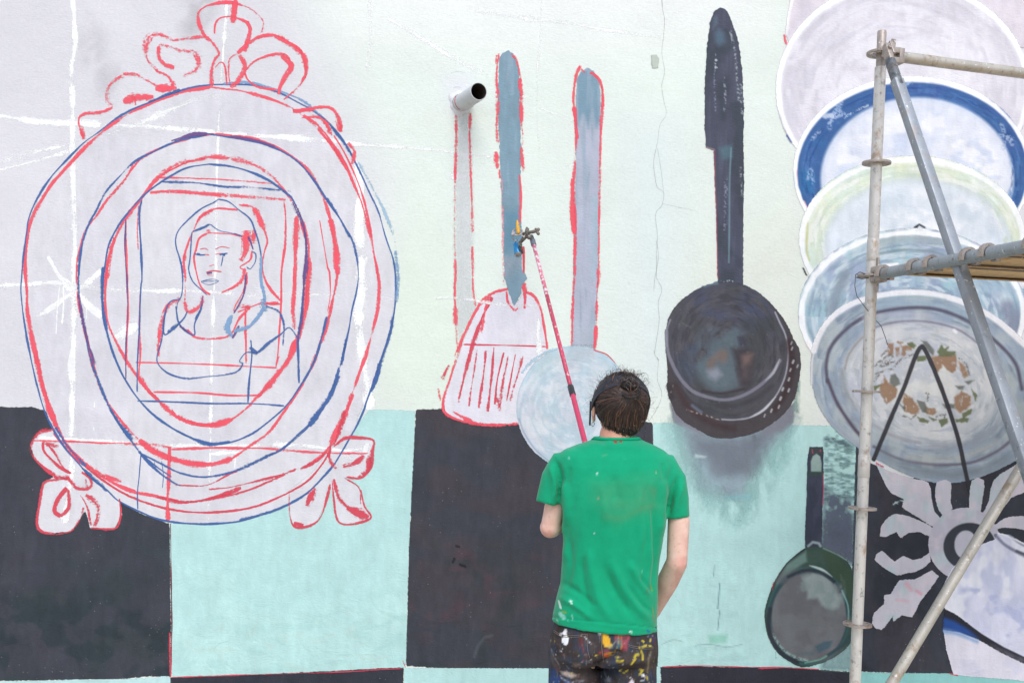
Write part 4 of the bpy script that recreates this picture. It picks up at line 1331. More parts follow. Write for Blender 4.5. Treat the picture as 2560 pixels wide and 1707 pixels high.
def plate3(P):
    ell7(P, 940, 1335, 632, 462, (248, 249, 250), soft=5)
    ell7(P, 945, 1356, 606, 440, (222, 229, 212), soft=12)
    P.mottle((212, 228, 218), 60, 40, .45, .65, .8, 3)
    P.mottle((226, 231, 200), 50, 60, .5, .75, .5, 6)
    ell7(P, 970, 1402, 535, 410, (206, 216, 218), soft=14)
    ell7(P, 974, 1412, 518, 396, (222, 229, 238), soft=20)
    P.mottle((240, 242, 247), 60, 40, .48, .60, .9, 2, el7(974, 1420, 480, 360), 30)
    P.mottle((204, 216, 228), 50, 50, .52, .7, .7, 9, el7(974, 1420, 480, 360), 30)
    swirl(P, ox7 + 945 * k7, 1356 * k7, 606 * k7, 440 * k7, 0, (238, 240, 236), .52, .68, .8, 4, 50, 8, .8, 1)
    swirl(P, ox7 + 945 * k7, 1356 * k7, 606 * k7, 440 * k7, 0, (200, 214, 198), .55, .7, .7, 7, 50, 8, .8, 1)
    P.line('7:355 1250 350 1400 365 1460', 9, (196, 190, 110), .7, 5)
    P.line('7:330 1500 350 1540', 10, (80, 80, 90), .7, 3)
    P.line('7:955 1275 980 1258 1010 1275', 12, (70, 74, 84), .95, 2).line('7:955 1278 970 1268', 14, (50, 54, 62), .95, 2)
    P.line(el7(942, 1346, 619, 450), 12, (249, 250, 252), .95, 3.5, smooth=False, closed=True, wob=.3)


paint('painted_plate', (1990, 380, 2600, 760), plate3, M_FIELD, 2.2, label='plate with a pale green rim fourth from the top')


def plate4(P):
    ell7(P, 940, 1745, 636, 466, (247, 248, 250), soft=5)
    ell7(P, 945, 1774, 606, 448, (166, 190, 205), soft=12)
    P.mottle((160, 164, 192), 40, 70, .48, .68, .6, 3)
    P.mottle((164, 200, 208), 40, 60, .5, .68, .6, 6)
    P.mottle((146, 160, 184), 30, 70, .56, .7, .6, 9)
    P.mottle((196, 208, 214), 30, 40, .58, .72, .7, 12)
    swirl(P, ox7 + 945 * k7, 1774 * k7, 606 * k7, 448 * k7, 0, (206, 218, 226), .54, .7, .8, 4, 50, 9)
    swirl(P, ox7 + 945 * k7, 1774 * k7, 606 * k7, 448 * k7, 0, (136, 156, 176), .55, .7, .7, 8, 50, 8)
    P.line('7:760 1420 900 1400 1050 1410 1150 1440', 14, (130, 146, 152), .7, 5)
    P.line('7:740 1360 900 1330 1100 1345', 60, (166, 178, 182), .7, 20)
    P.line('8:560 200 520 300 490 400', 60, (138, 150, 164), .8, 16)
    P.line('8:1480 380 1520 480', 90, (132, 138, 160), .8, 20)
    P.line('8:315 440 340 530 370 600', 12, (225, 228, 236), .8, 3)
    P.line('8:312 430 322 460', 14, (60, 60, 100), .8, 4)
    P.line('8:350 570 368 600', 14, RED2, .9, 3)
    P.line('8:1300 250 1568 290', 50, (168, 188, 206), .7, 20)
    P.poly('7:770 1480 860 1470 880 1500 780 1530', (246, 247, 248), soft=4)
    P.line(el7(942, 1760, 621, 457), 13, (249, 250, 252), .95, 3.5, smooth=False, closed=True, wob=.3)


paint('painted_plate', (1990, 560, 2620, 1000), plate4, M_FIELD, 2.2, label='blue grey plate fifth from the top behind the deck')

PL5 = '12:145 600 160 450 210 320 300 190 430 90 600 20 800 -15 950 -20 1150 0 1350 60 1550 160 1700 280 1819 400 1900 520 1960 700 1960 900 1900 1120 1800 1280 1700 1350 1500 1440 1300 1490 1100 1490 900 1430 700 1330 520 1220 350 1090 210 900 160 730'


def plate5(P):
    P.poly(PL5, (154, 167, 180), soft=4, smooth=True)
    swirl(P, 1980 + 1030 * .31886, 730 + 740 * .31886, 940 * .31886, 730 * .31886, .26, (182, 192, 202), .52, .68, .8, 4, 60, 8)
    swirl(P, 1980 + 1030 * .31886, 730 + 740 * .31886, 940 * .31886, 730 * .31886, .26, (128, 142, 158), .54, .7, .8, 8, 60, 8)
    P.mottle((152, 166, 186), 60, 40, .45, .66, .8, 3)
    P.mottle((178, 186, 190), 40, 60, .5, .68, .8, 7)
    P.line('12:170 460 215 330 305 205 440 108 610 45 800 12 960 5 1150 25 1350 85 1550 185 1700 300 1830 420', 46, (238, 236, 240), .95, 5)
    P.line('12:150 720 160 520 200 400', 14, (226, 220, 226), .9, 4)
    P.line('12:620 70 800 40 1000 35 1200 60', 14, (150, 176, 178), .6, 6)
    P.line('12:600 120 800 85 1000 90 1250 140 1450 230', 60, (152, 172, 188), .7, 16)
    P.line('12:275 700 268 560 310 420 450 270 620 175 900 125 1150 140 1400 240 1600 390 1750 560 1800 760', 26, (92, 90, 108), 1.0, 6)
    P.line('12:280 690 360 880 500 1085 560 1140', 26, (90, 82, 98), 1.0, 6)
    P.line('12:640 1210 760 1275 900 1322 1150 1352 1400 1335 1600 1250 1730 1150', 20, (104, 98, 114), .9, 6)
    P.line('12:330 700 420 900 560 1090', 40, (150, 158, 170), .6, 14)
    P.line('12:300 1000 480 1180 640 1290', 30, (148, 158, 178), .6, 14)
    P.poly('12:415 600 440 500 540 360 700 260 900 225 1100 230 1280 290 1480 400 1590 540 1640 720 1610 920 1500 1060 1300 1160 1100 1180 900 1150 700 1060 500 900 420 750', (190, 194, 200), soft=24, smooth=True)
    P.mottle((212, 212, 216), 60, 60, .42, .66, .8, 4, '12:420 600 700 260 1280 290 1600 600 1500 1060 900 1150 500 900', 40)
    P.mottle((188, 192, 206), 50, 50, .5, .68, .7, 8, '12:420 600 700 260 1280 290 1600 600 1500 1060 900 1150 500 900', 40)
    P.mottle((216, 216, 214), 70, 40, .5, .68, .8, 11, '12:900 600 1500 500 1650 900 1300 1150 800 1050', 50)
    P.line('12:640 280 760 245 900 228 1050 232 1200 260 1330 310 1480 420', 14, (126, 122, 140), .9, 5)
    P.line('12:560 200 700 180 900 170 1100 190', 20, (196, 190, 206), .6, 10)
    P.line('12:415 600 440 500 500 410 560 350', 12, (150, 138, 128), .8, 5)
    P.line('12:390 620 420 780 500 900', 40, (140, 144, 146), .7, 14)
    P.line('12:640 1040 760 1110 900 1160 1000 1180', 16, (160, 154, 160), .8, 8)
    P.line('12:1100 1210 1350 1190 1550 1090 1640 980', 40, (160, 160, 168), .6, 18)
    P.line('12:900 1290 1150 1310 1400 1270 1600 1180', 50, (186, 188, 186), .7, 18)
    P.line('12:700 1270 900 1370 1100 1420 1300 1430 1500 1390 1700 1290', 60, (140, 152, 162), .75, 16)
    P.line('12:1050 1400 1250 1430 1450 1400', 50, (128, 138, 146), .6, 20)
    swirl(P, 1980 + 1030 * .31886, 730 + 740 * .31886, 940 * .31886, 730 * .31886, .26, (214, 214, 216), .56, .7, .6, 12, 50, 9, 0, .66)
    swirl(P, 1980 + 1030 * .31886, 730 + 740 * .31886, 940 * .31886, 730 * .31886, .26, (166, 172, 182), .58, .72, .6, 15, 50, 8, .3, .7)
    br, gr, dk = (148, 116, 92), (100, 108, 78), (92, 96, 90)
    for t in ('12:755 410 790 405 785 480 760 485', '12:810 440 838 438 825 500', '12:862 428 890 430 880 495 866 490', '12:890 430 940 425 930 450 895 455', '12:1090 510 1150 505 1175 590 1140 620 1105 570', '12:1165 510 1275 500 1280 610 1255 630 1210 600',
              '12:1310 550 1340 570 1370 650 1350 670', '12:700 720 740 710 820 760 810 820 740 865 715 820 690 770', '12:880 800 940 840 990 920 980 950 890 930 870 850', '12:1050 905 1135 930 1100 960 1040 940', '12:1275 830 1330 785 1395 820 1395 880 1320 940 1280 910', '12:720 660 740 700 725 720', '12:830 392 865 396 850 404'):
        P.poly(t, br, soft=5, al=.9, rag=2.5, grow=2, smooth=True, nz=(7, 12, .05, .35))
    for t in ('12:1140 470 1170 420 1190 445 1225 430 1205 465 1275 470 1275 495 1160 500', '12:905 405 940 395 968 420 955 445', '12:985 980 1070 1010 1060 1025 1000 1010', '12:1150 1000 1215 990 1220 1020 1170 1055', '12:1280 1000 1380 990 1370 1015 1290 1020', '12:1335 950 1405 920 1400 950 1340 990', '12:1410 765 1450 810 1435 850', '12:1075 980 1130 1000 1110 1010', '12:640 740 690 730 650 770', '12:975 510 1050 500 1050 535 985 545'):
        P.poly(t, gr, soft=4, al=.9, rag=2, grow=1, smooth=True)
    for t in ('12:1010 375 1060 390 1115 460 1105 495 1070 470', '12:770 650 810 640 850 720 800 745 765 715', '12:980 850 1040 860 1060 950 1020 940', '12:1280 735 1350 735 1340 765 1300 760', '12:1350 700 1430 690 1380 725', '12:1180 880 1270 880 1280 915 1200 910', '12:835 870 885 905 880 930'):
        P.poly(t, dk, soft=5, al=.8, rag=1.5, smooth=True)
    for t in ('12:650 580 700 530 780 490 800 540 700 580', '12:655 640 720 620 790 600', '12:640 700 680 650', '12:790 600 850 530 950 490', '12:860 965 930 990 970 965', '12:1130 975 1200 960 1190 990', '12:1050 790 1070 800 1060 850', '12:1310 520 1360 560 1390 650', '12:700 500 760 440'):
        P.line(t, 14, (92, 88, 84), .7, 4, dry=.42)
    P.line('12:700 565 780 545', 40, (110, 106, 100), .6, 8, dry=.5)
    P.line('12:1270 300 1285 315', 26, (236, 236, 238), .9, 4, smooth=False)
    P.line('12:640 1310 760 1020 880 740 960 520 1000 440 1020 425 1060 490 1130 650 1230 920 1310 1180 1350 1370 1395 1560', 34, (58, 58, 64), .97, 2.5)


paint('painted_plate', (2010, 710, 2640, 1260), plate5, M_FIELD, 1.8, label='big grey oval plate with a brown wreath at the bottom of the stack')


# --- white ornament on the far dark square, and the pot
def ornament(P):
    pc = (205, 202, 212)
    for t in ('14:140 80 200 120 350 170 490 205 510 300 530 400 570 445 520 500 420 440 310 370 330 320 240 280 190 200', '14:550 200 642 200 640 330 652 380 590 430 540 330', '14:785 190 867 190 860 300 835 420 770 400', '14:935 190 1060 100 1180 40 1180 240 1050 310 990 390 860 440 900 330',
              '14:160 570 170 500 220 440 270 415 340 430 420 460 515 510 500 570 430 540 360 545 300 585 275 540 200 575', '14:125 730 140 690 175 665 210 700 260 740 320 700 380 730 440 720 500 680 505 740 430 800 350 820 280 835 200 790',
              '14:515 800 560 840 500 930 430 1020 380 1120 310 1105 250 1150 250 1110 170 1205 105 1160 120 1090 190 1030 190 970 240 960 290 870 400 860', '14:920 520 1000 450 1080 435 1200 440 1200 530 1080 515 960 520 930 600 880 590'):
        P.poly(t, pc, soft=3, rag=.8, smooth=True)
    P.ell(2140 + 735 * .3681, 1130 + 622 * .3681, 245 * .3681, 246 * .3681, (196, 192, 205), soft=3)
    P.mottle((216, 206, 216), 30, 30, .5, .68, .8, 3)
    P.mottle((190, 202, 208), 30, 40, .52, .66, .8, 6)
    P.line('14:340 890 370 930', 26, (228, 150, 165), .5, 8).line('14:410 940 440 960', 20, (232, 130, 150), .5, 6).line('14:270 1000 350 1010', 14, (232, 160, 175), .5, 6)
    P.line('14:250 350 400 300', 26, (188, 206, 208), .5, 10).line('14:190 150 220 180', 14, (170, 200, 196), .6, 8)
    P.line('14:135 72 185 100', 9, RED2, .8, 3).line('14:250 950 330 870', 20, (186, 190, 210), .5, 8)
    P.ell(2140 + 770 * .3681, 1130 + 640 * .3681, 178 * .3681, 162 * .3681, DK, soft=3)
    P.ell(2140 + 745 * .3681, 1130 + 628 * .3681, 78 * .3681, 98 * .3681, (196, 194, 206), soft=3)


paint('painted_ornament', (2160, 1140, 2620, 1590), ornament, M_FIELD, 2.0, label='pale leaf rosette on the charcoal square behind the scaffold')


def pot(P):
    P.poly('14:590 910 650 785 760 700 860 620 940 592 960 550 1040 560 1250 690 1400 900 1400 1500 1250 1450 1000 1330 850 1230 680 1100 598 1058', (222, 222, 240), soft=3)
    P.mottle((200, 204, 230), 50, 60, .42, .66, .8, 3)
    P.mottle((238, 238, 247), 40, 50, .5, .66, .9, 7)
    P.mottle((176, 184, 220), 40, 30, .56, .7, .7, 10, '14:700 900 1300 1000 1300 1400 900 1250', 30)
    P.line('14:945 560 1000 620 1080 670 1180 720', 20, (120, 124, 146), .85, 5).line('14:1040 560 1100 610 1180 650', 14, (110, 116, 140), .8, 5)
    P.line('14:960 545 1040 575 1180 640', 10, (244, 244, 248), .9, 4).line('14:1090 670 1180 705', 16, (70, 70, 84), .8, 5)
    P.poly('14:598 1062 680 1108 850 1230 1000 1320 1400 1510 1400 1560 1000 1362 830 1268 700 1215 594 1200', (46, 46, 56), soft=3)
    P.poly('14:592 1120 660 1140 760 1200 830 1262 700 1225 592 1205', (44, 84, 160), soft=10, al=.95)
    P.poly('14:593 1207 700 1222 830 1272 1000 1368 1400 1560 1400 1620 1100 1545 900 1530 760 1520 660 1505 612 1340', (229, 224, 236), soft=3)
    P.mottle((214, 214, 232), 50, 40, .5, .68, .7, 5, '14:593 1207 1300 1500 1200 1600 660 1505', 20)
    P.line('14:600 1215 700 1235 820 1285', 16, (90, 140, 200), .7, 10)
    P.line('14:960 1335 1141 1410', 16, (110, 110, 120), .6, 8)


paint('painted_pot', (2340, 1310, 2650, 1720), pot, M_FIELD, 2.0, label='white and blue pot at the lower right corner')

# --- cracks, drips and chips
CRK = (128, 126, 122)
strokes('wall_crack', [
    ('4:1690 0 1695 60 1705 110 1700 200 1690 300 1705 400 1690 480 1700 560 1715 640 1680 700 1665 800 1645 900 1650 980 1665 1050 1700 1080 1690 1150 1655 1200 1665 1320 1660 1420 1660 1560', 1.7, CRK, 0.81, 1),
    ('4:1665 830 1685 950 1700 1080', 1.4, CRK, 0.68, 1), ('4:1690 1140 1800 1165 1880 1180', 1.4, CRK, 0.59, 1), ('4:1690 0 1692 40', 3.2, (90, 88, 88), 0.77, 1),
    ('5:1660 0 1670 100 1650 220 1645 290', 1.7, CRK, 0.77, 1), ('5:1670 230 1690 280 1670 350 1675 450 1660 560 1650 640 1670 670 1665 780 1690 860 1665 940 1620 1010', 1.7, CRK, 0.81, 1),
    ('5:1660 660 1675 672', 3.5, (96, 84, 76), 0.77, 1), ('5:1658 940 1672 932', 3.5, (96, 80, 70), 0.77, 1), ('5:1660 215 1668 225', 3.2, CRK, 0.77, 1), ('5:1645 620 1650 640', 2.1, CRK, 0.68, 1),
    ('4:510 410 550 402 590 410', 1.4, (150, 146, 146), 0.59, 1), ('4:520 495 550 488 575 498', 1.7, (150, 142, 138), 0.68, 1), ('4:500 520 495 560', 1.4, (160, 156, 156), 0.59, 1), ('3:1200 1390 1230 1360 1290 1345', 1.4, (140, 170, 168), 0.59, 1), ('3:1700 1210 1690 1260', 1.4, (140, 170, 168), 0.51, 1),
    ('5:1600 1040 1590 1110 1560 1130', 1.7, (30, 30, 34), 0.59, 1)], label='thin crack running down the plaster')


def chip(P):
    P.poly('4:1630 312 1660 306 1674 330 1668 380 1640 384 1632 350', (190, 198, 188), soft=3, rag=1.2)
    P.line('4:1634 315 1636 375', 5, (168, 176, 168), .7)


paint('plaster_chip', (1615, 128, 1660, 180), chip, M_FIELD, 2.0)

# ------------------------------------------------------------------ drain pipe
pvc = solid_mat('grey_pvc', (204, 208, 212), 0.45, 0, 0.04, 30, 0.4)
pin = solid_mat('pipe_inside', (70, 62, 58), 0.8, 0, 0.2, 20, 0.2)
p0, p1 = W(1150, 260, WD + 0.12), W(1197, 229, 4.965)
d0 = W(1153, 258, WD)
ax = (p1 - d0).normalized()
pipe = empty('drain_pipe', d0, 'short grey plastic drain pipe sticking out of the wall above the broom', 'pipe')
bm = bmesh.new()
a, b = basis(ax)
ring = lambda p, q: [p + (a * math.cos(2 * math.pi * j / 40) + b * math.sin(2 * math.pi * j / 40)) * q for j in range(40)]
start = d0 - ax * 0.09
loft(bm, [ring(start, .0445), ring(p1 - ax * .0015, .0445), ring(p1, .0435), ring(p1, .041), ring(p1 - ax * .001, .0405)], False)
smooth_by_angle(bm_obj('tube', bm, pvc, pipe), 50)
bm = bmesh.new()
loft(bm, [ring(p1 - ax * .001, .0404), ring(start, .0404), ring(start, .001)], False)
bm_obj('bore', bm, pin, pipe)
bm = bmesh.new()
ra, rb = [], []
rngs = []
for k_, (off_, rad_) in enumerate(((-.004, .066), (.004, .060), (.010, .051), (.013, .044))):
    ring_ = []
    for j in range(48):
        th_ = 2 * math.pi * j / 48
        rr_ = rad_ * (1 + .10 * math.sin(3 * th_ + .6) + .06 * math.sin(7 * th_ + 1.9)) if k_ < 3 else rad_
        ring_.append(d0 + Vector((rr_ * math.cos(th_) * 1.02, -off_ - .006 * max(0, math.sin(th_ + .8)) * (k_ > 0), rr_ * math.sin(th_))))
    rngs.append(ring_)
loft(bm, rngs, False)
bm_obj('sealant', bm, solid_mat('mortar_seal', (226, 225, 231), .85, 0, .06, 40, .2, .002), pipe)
bm = bmesh.new()
# dab of red paint round the left underside of the pipe where it meets the wall
pts = []
base = d0 + ax * 0.028
for t in np.linspace(0, 1, 12):
    th = math.radians(150 + 95 * t)
    v = Vector((math.cos(th), 0, math.sin(th)))
    v = (v - ax * v.dot(ax)).normalized()
    pts.append(base + v * .0447)
tube(bm, pts, .003, 8)
bm_obj('paint_dab', bm, solid_mat('red_dab', (196, 90, 96), .6), pipe)

# ------------------------------------------------------------------ scaffold
def steel(name, col, dark=(96, 98, 100), rust=(150, 118, 92), lo=0.54):
    nt = NT(name)
    v = nt.coord()
    f = nt.rng(nt.noise(nt.coord((1, 1, .4)), 14, 5, .65), .3, .7, .82, 1.1)
    c = nt.mix(1.0, L3(*col), f, 'MULTIPLY')
    c = nt.mix(nt.math('MULTIPLY', nt.rng(nt.noise(v, 32, 5, .7), lo, lo + .10), .75), c, L3(*dark))
    c = nt.mix(nt.math('MULTIPLY', nt.rng(nt.noise(nt.coord((1.3, 1, .8)), 11, 5, .7), .55, .66), .75), c, L3(*rust))
    c = nt.mix(nt.rng(nt.noise(nt.coord((1, 1.7, 1)), 48, 3, .6), .65, .69), c, L3(238, 234, 230))
    nt.l(c, nt.b.inputs['Base Color'])
    nt.b.inputs['Metallic'].default_value = 0.4
    nt.l(nt.rng(nt.noise(v, 20, 3, .6), .3, .7, .42, .62), nt.b.inputs['Roughness'])
    nt.l(nt.bump(nt.noise(v, 90, 3, .6), .3, .0015), nt.b.inputs['Normal'])
    return nt.m


M_ST1 = steel('galvanised_standard', (226, 222, 217), (140, 138, 136), (174, 142, 116), .58)
M_ST2 = steel('galvanised_tube', (172, 180, 186), (112, 116, 120), (158, 140, 122), .60)
M_ST3 = steel('galvanised_brace', (166, 172, 180), (112, 116, 122), (170, 160, 156), .60)
M_ST4 = steel('warm_brace_tube', (200, 194, 184), (146, 140, 132), (160, 136, 108), .58)
M_CAST = steel('cast_wedge_head', (184, 172, 164), (120, 108, 100), (150, 124, 104))

D_ST = 4.37
s_top, s_bot = W(2205, 78, D_ST), W(2138, 1694, D_ST)
sd = (s_top - s_bot).normalized()
s_foot = s_bot - sd * ((s_bot.z - 0.04) / sd.z)
scaf = empty('scaffold', (s_foot.x, s_foot.y, 0), 'galvanised tube scaffold tower with ring discs standing at the right of the mural', 'scaffold')
led0, led1 = W(2206, 137, D_ST), W(2560, 184, 4.60)
UL = (led1 - led0).normalized()
tr0, tr1 = W(2176, 690, D_ST), W(2560, 617, 3.42)
UT = (tr1 - tr0).normalized()
BAY_L, BAY_T = 2.07, 1.12


def disc(bm, c, n):
    a, b = basis(n)
    t = .0045
    def annulus(r0, r1, t0=0.0, t1=2 * math.pi, seg=32):
        rr = []
        full = abs(t1 - t0 - 2 * math.pi) < 1e-6
        for j in range(seg if full else seg + 1):
            th = t0 + (t1 - t0) * j / seg
            v = a * math.cos(th) + b * math.sin(th)
            rr.append([c + v * r1 + n * t, c + v * r0 + n * t, c + v * r0 - n * t, c + v * r1 - n * t])
        vs = [[bm.verts.new(p) for p in r] for r in rr]
        m = len(vs)
        for j in range(m if full else m - 1):
            for k in range(4):
                bm.faces.new((vs[j][k], vs[j][(k + 1) % 4], vs[(j + 1) % m][(k + 1) % 4], vs[(j + 1) % m][k]))
        if not full:
            bm.faces.new(vs[0])
            bm.faces.new(vs[-1][::-1])
    annulus(.0235, .034)
    annulus(.0525, .0615)
    for q in range(8):
        th = q * math.pi / 4 + .2
        annulus(.033, .0535, th - .17, th + .17, 3)


def standard(shift, first):
    bm = bmesh.new()
    f, tp = s_foot + shift, s_top + shift
    f = f - sd * ((f.z - .04) / sd.z)
    hollow_tube(bm, f, tp - sd * .16, .0242, .020, 24)
    st = bm_obj('standard', bm, M_ST1, scaf)
    smooth_by_angle(st, 50)
    bm = bmesh.new()
    tube(bm, [tp - sd * .17, tp - sd * .004, tp], [.0195, .0195, .0175], 20)
    tube(bm, [tp - sd * .105, tp - sd * .09], [.0225, .0205], 20)
    smooth_by_angle(bm_obj('spigot', bm, M_CAST, st), 50)
    for y in (134, 408, 690, 979, 1271, 1561):
        z = W(2190, y, D_ST).z
        c = s_foot + sd * ((z - s_foot.z) / sd.z) + shift
        bm = bmesh.new()
        disc(bm, c, sd)
        smooth_by_angle(bm_obj('ring_disc', bm, M_CAST, st), 40)
    for y in (625, 1165):
        z = W(2190, y, D_ST).z
        c = s_foot + sd * ((z - s_foot.z) / sd.z) + shift
        bm = bmesh.new()
        tube(bm, [c - sd * .05, c - sd * .047, c + sd * .047, c + sd * .05], [.0242, .0258, .0258, .0242], 20)
        bm_obj('joint_sleeve', bm, M_ST1, st)
    bm = bmesh.new()
    fx = Vector((f.x, f.y, 0.006))
    obox(bm, fx, Vector((.075, 0, 0)), Vector((0, .075, 0)), Vector((0, 0, .004)), .002)
    tube(bm, [fx, f + sd * .1], .017, 16)
    smooth_by_angle(bm_obj('base_plate', bm, M_ST2, st), 40)
    return st


standard(Vector((0, 0, 0)), True)
standard(UL * BAY_L, False)
standard(UT * BAY_T, False)
standard(UT * BAY_T + UL * BAY_L, False)


def head(bm, c, out, up):
    """cast wedge head gripping a ring disc: two jaws, a throat and the wedge"""
    side = out.cross(up).normalized()
    for s in (-1, 1):
        obox(bm, c + out * .060 + up * .022 * s, out * .028, side * .021, up * .013, .004)
    obox(bm, c + out * .088, out * .014, side * .022, up * .034, .005)
    obox(bm, c + out * .055, out * .010, side * .0035, up * .075, .0015)


def ledger(name, p0, d, length, mat, up=Vector((0, 0, 1))):
    p1 = p0 + d * length
    bm = bmesh.new()
    tube(bm, [p0 + d * .095, p1 - d * .095], .0242, 24)
    o = bm_obj(name, bm, mat, scaf)
    smooth_by_angle(o, 50)
    bm = bmesh.new()
    head(bm, p0, d, sd)
    smooth_by_angle(bm_obj('wedge_head', bm, M_CAST, o), 30)
    bm = bmesh.new()
    head(bm, p1, -d, sd)
    smooth_by_angle(bm_obj('wedge_head', bm, M_CAST, o), 30)
    return o


ledger('ledger', led0 + sd * 0.0, UL, BAY_L, M_ST4)
ledger('ledger', led0 + UT * BAY_T, UL, BAY_L, M_ST4)
tq = ledger('transom', tr0, UT, BAY_T, M_ST2)
ledger('transom', tr0 + UL * BAY_L, UT, BAY_T, M_ST2)
for t in (.30, .33, .62, .80, .84, .88):
    bm = bmesh.new()
    tube(bm, [tr0 + UT * (t - .004), tr0 + UT * (t + .004)], .0252, 20)
    bm_obj('weld_ring', bm, M_ST2, tq)

# diagonal brace down the end of the tower (flat sided tube with a round neck)
e0, e1 = W(2217, 128, 4.30), W(2600, 1260, 3.38)
ed = (e1 - e0).normalized()
es, eu = basis(ed)
br = None
bm = bmesh.new()
w_, h_ = .0235, .0205
cs = []
for q in range(4):
    for tt in (20, 45, 70):
        th = math.radians(tt + 90 * q)
        cs.append((math.copysign(abs(math.cos(th)) ** .35, math.cos(th)) * w_, math.copysign(abs(math.sin(th)) ** .35, math.sin(th)) * h_))
loft(bm, [[e0 + ed * t + es * x + eu * y for x, y in cs] for t in (.17, .6, 1.2, (e1 - e0).length + .25)])
br = smooth_by_angle(bm_obj('diagonal_brace', bm, M_ST3, scaf), 35)
bm = bmesh.new()
tube(bm, [e0 + ed * .045, e0 + ed * .06, e0 + ed * .2], [.016, .0225, .0228], 20)
smooth_by_angle(bm_obj('brace_neck', bm, steel('dark_neck', (122, 126, 130), (70, 74, 80), (120, 110, 104), .5), br), 50)
bm = bmesh.new()
obox(bm, e0 + ed * .02, ed * .05, es * .012, eu * .020, .004)
obox(bm, e0 - ed * .01 - es * .02, ed * .035, es * .006, eu * .02, .003)
tube(bm, [e0 - eu * .03, e0 + eu * .03], .009, 12)
smooth_by_angle(bm_obj('wedge_head', bm, M_CAST, br), 30)
bm = bmesh.new()
q0 = e0 + ed * .215 - eu * .0212
dirv = (ed * .85 + es * .5).normalized()
sv = dirv.cross(eu).normalized()
yel = solid_mat('yellow_paint', (236, 214, 60), .6)
obox(bm, q0 - dirv * .0, dirv * .022, sv * .0028, eu * .0012)
bm_obj('paint_mark', bm, yel, br)
bm = bmesh.new()
q0 = e0 + ed * .94
obox(bm, q0 - eu * .0212 + es * .012, ed * .006, es * .004, eu * .001)
pinkm = solid_mat('pink_paint', (200, 160, 200), .6)
bm_obj('paint_mark', bm, pinkm, br)
bm = bmesh.new()
obox(bm, q0 + ed * .62 - eu * .0212, ed * .05, es * .018, eu * .0009)
bm_obj('paint_mark', bm, pinkm, br)
# lower brace in the ledger plane
e2, e3 = W(2138, 1860, 4.37), W(2575, 1130, 4.60)
bd = (e3 - e2).normalized()
bm = bmesh.new()
tube(bm, [e2, e2 + bd * ((BAY_L - .06) / bd.dot(UL))], .0242, 24)
o = smooth_by_angle(bm_obj('diagonal_brace', bm, M_ST4, scaf), 50)
o['label'] = 'warm coloured round brace running down to the standard foot'
# tie wire on the standard
wire_m = solid_mat('tie_wire_steel', (96, 86, 82), .5, .6)
bm = bmesh.new()
wc = W(2172, 690, D_ST - .03)
r_ = W(2140, 691, D_ST - .03)
loop = [W(2170, 688, 4.33), W(2150, 680, 4.33), W(2139, 687, 4.34), W(2139, 693, 4.35), W(2155, 697, 4.34), W(2172, 694, 4.33)]
tube(bm, loop, .0022, 6)
tube(bm, [W(2139, 690, 4.34), W(2137, 715, 4.34), W(2142, 740, 4.34), W(2157, 760, 4.34), W(2180, 790, 4.36), W(2203, 815, 4.40), W(2214, 845, 4.44), W(2219, 862, 4.44)], .0016, 6)
bm_obj('tie_wire', bm, wire_m, scaf)

# ------------------------------------------------------------------ scaffold deck boards
ply = solid_mat('plywood_underside', (240, 204, 156), .85, 0, .13, 30, .2, .001, [((150, 116, 84), .58, .7, 9)], (1, 1, 1))
dkst = steel('deck_frame_steel', (112, 94, 78), (66, 60, 56), (140, 108, 78), .5)
lip = steel('deck_flange', (226, 190, 140), (120, 100, 80), (150, 116, 80), .6)
alu = solid_mat('deck_aluminium', (168, 168, 172), .5, .5, .06, 30)
UPV = UL.cross(UT)
if UPV.z < 0:
    UPV = -UPV


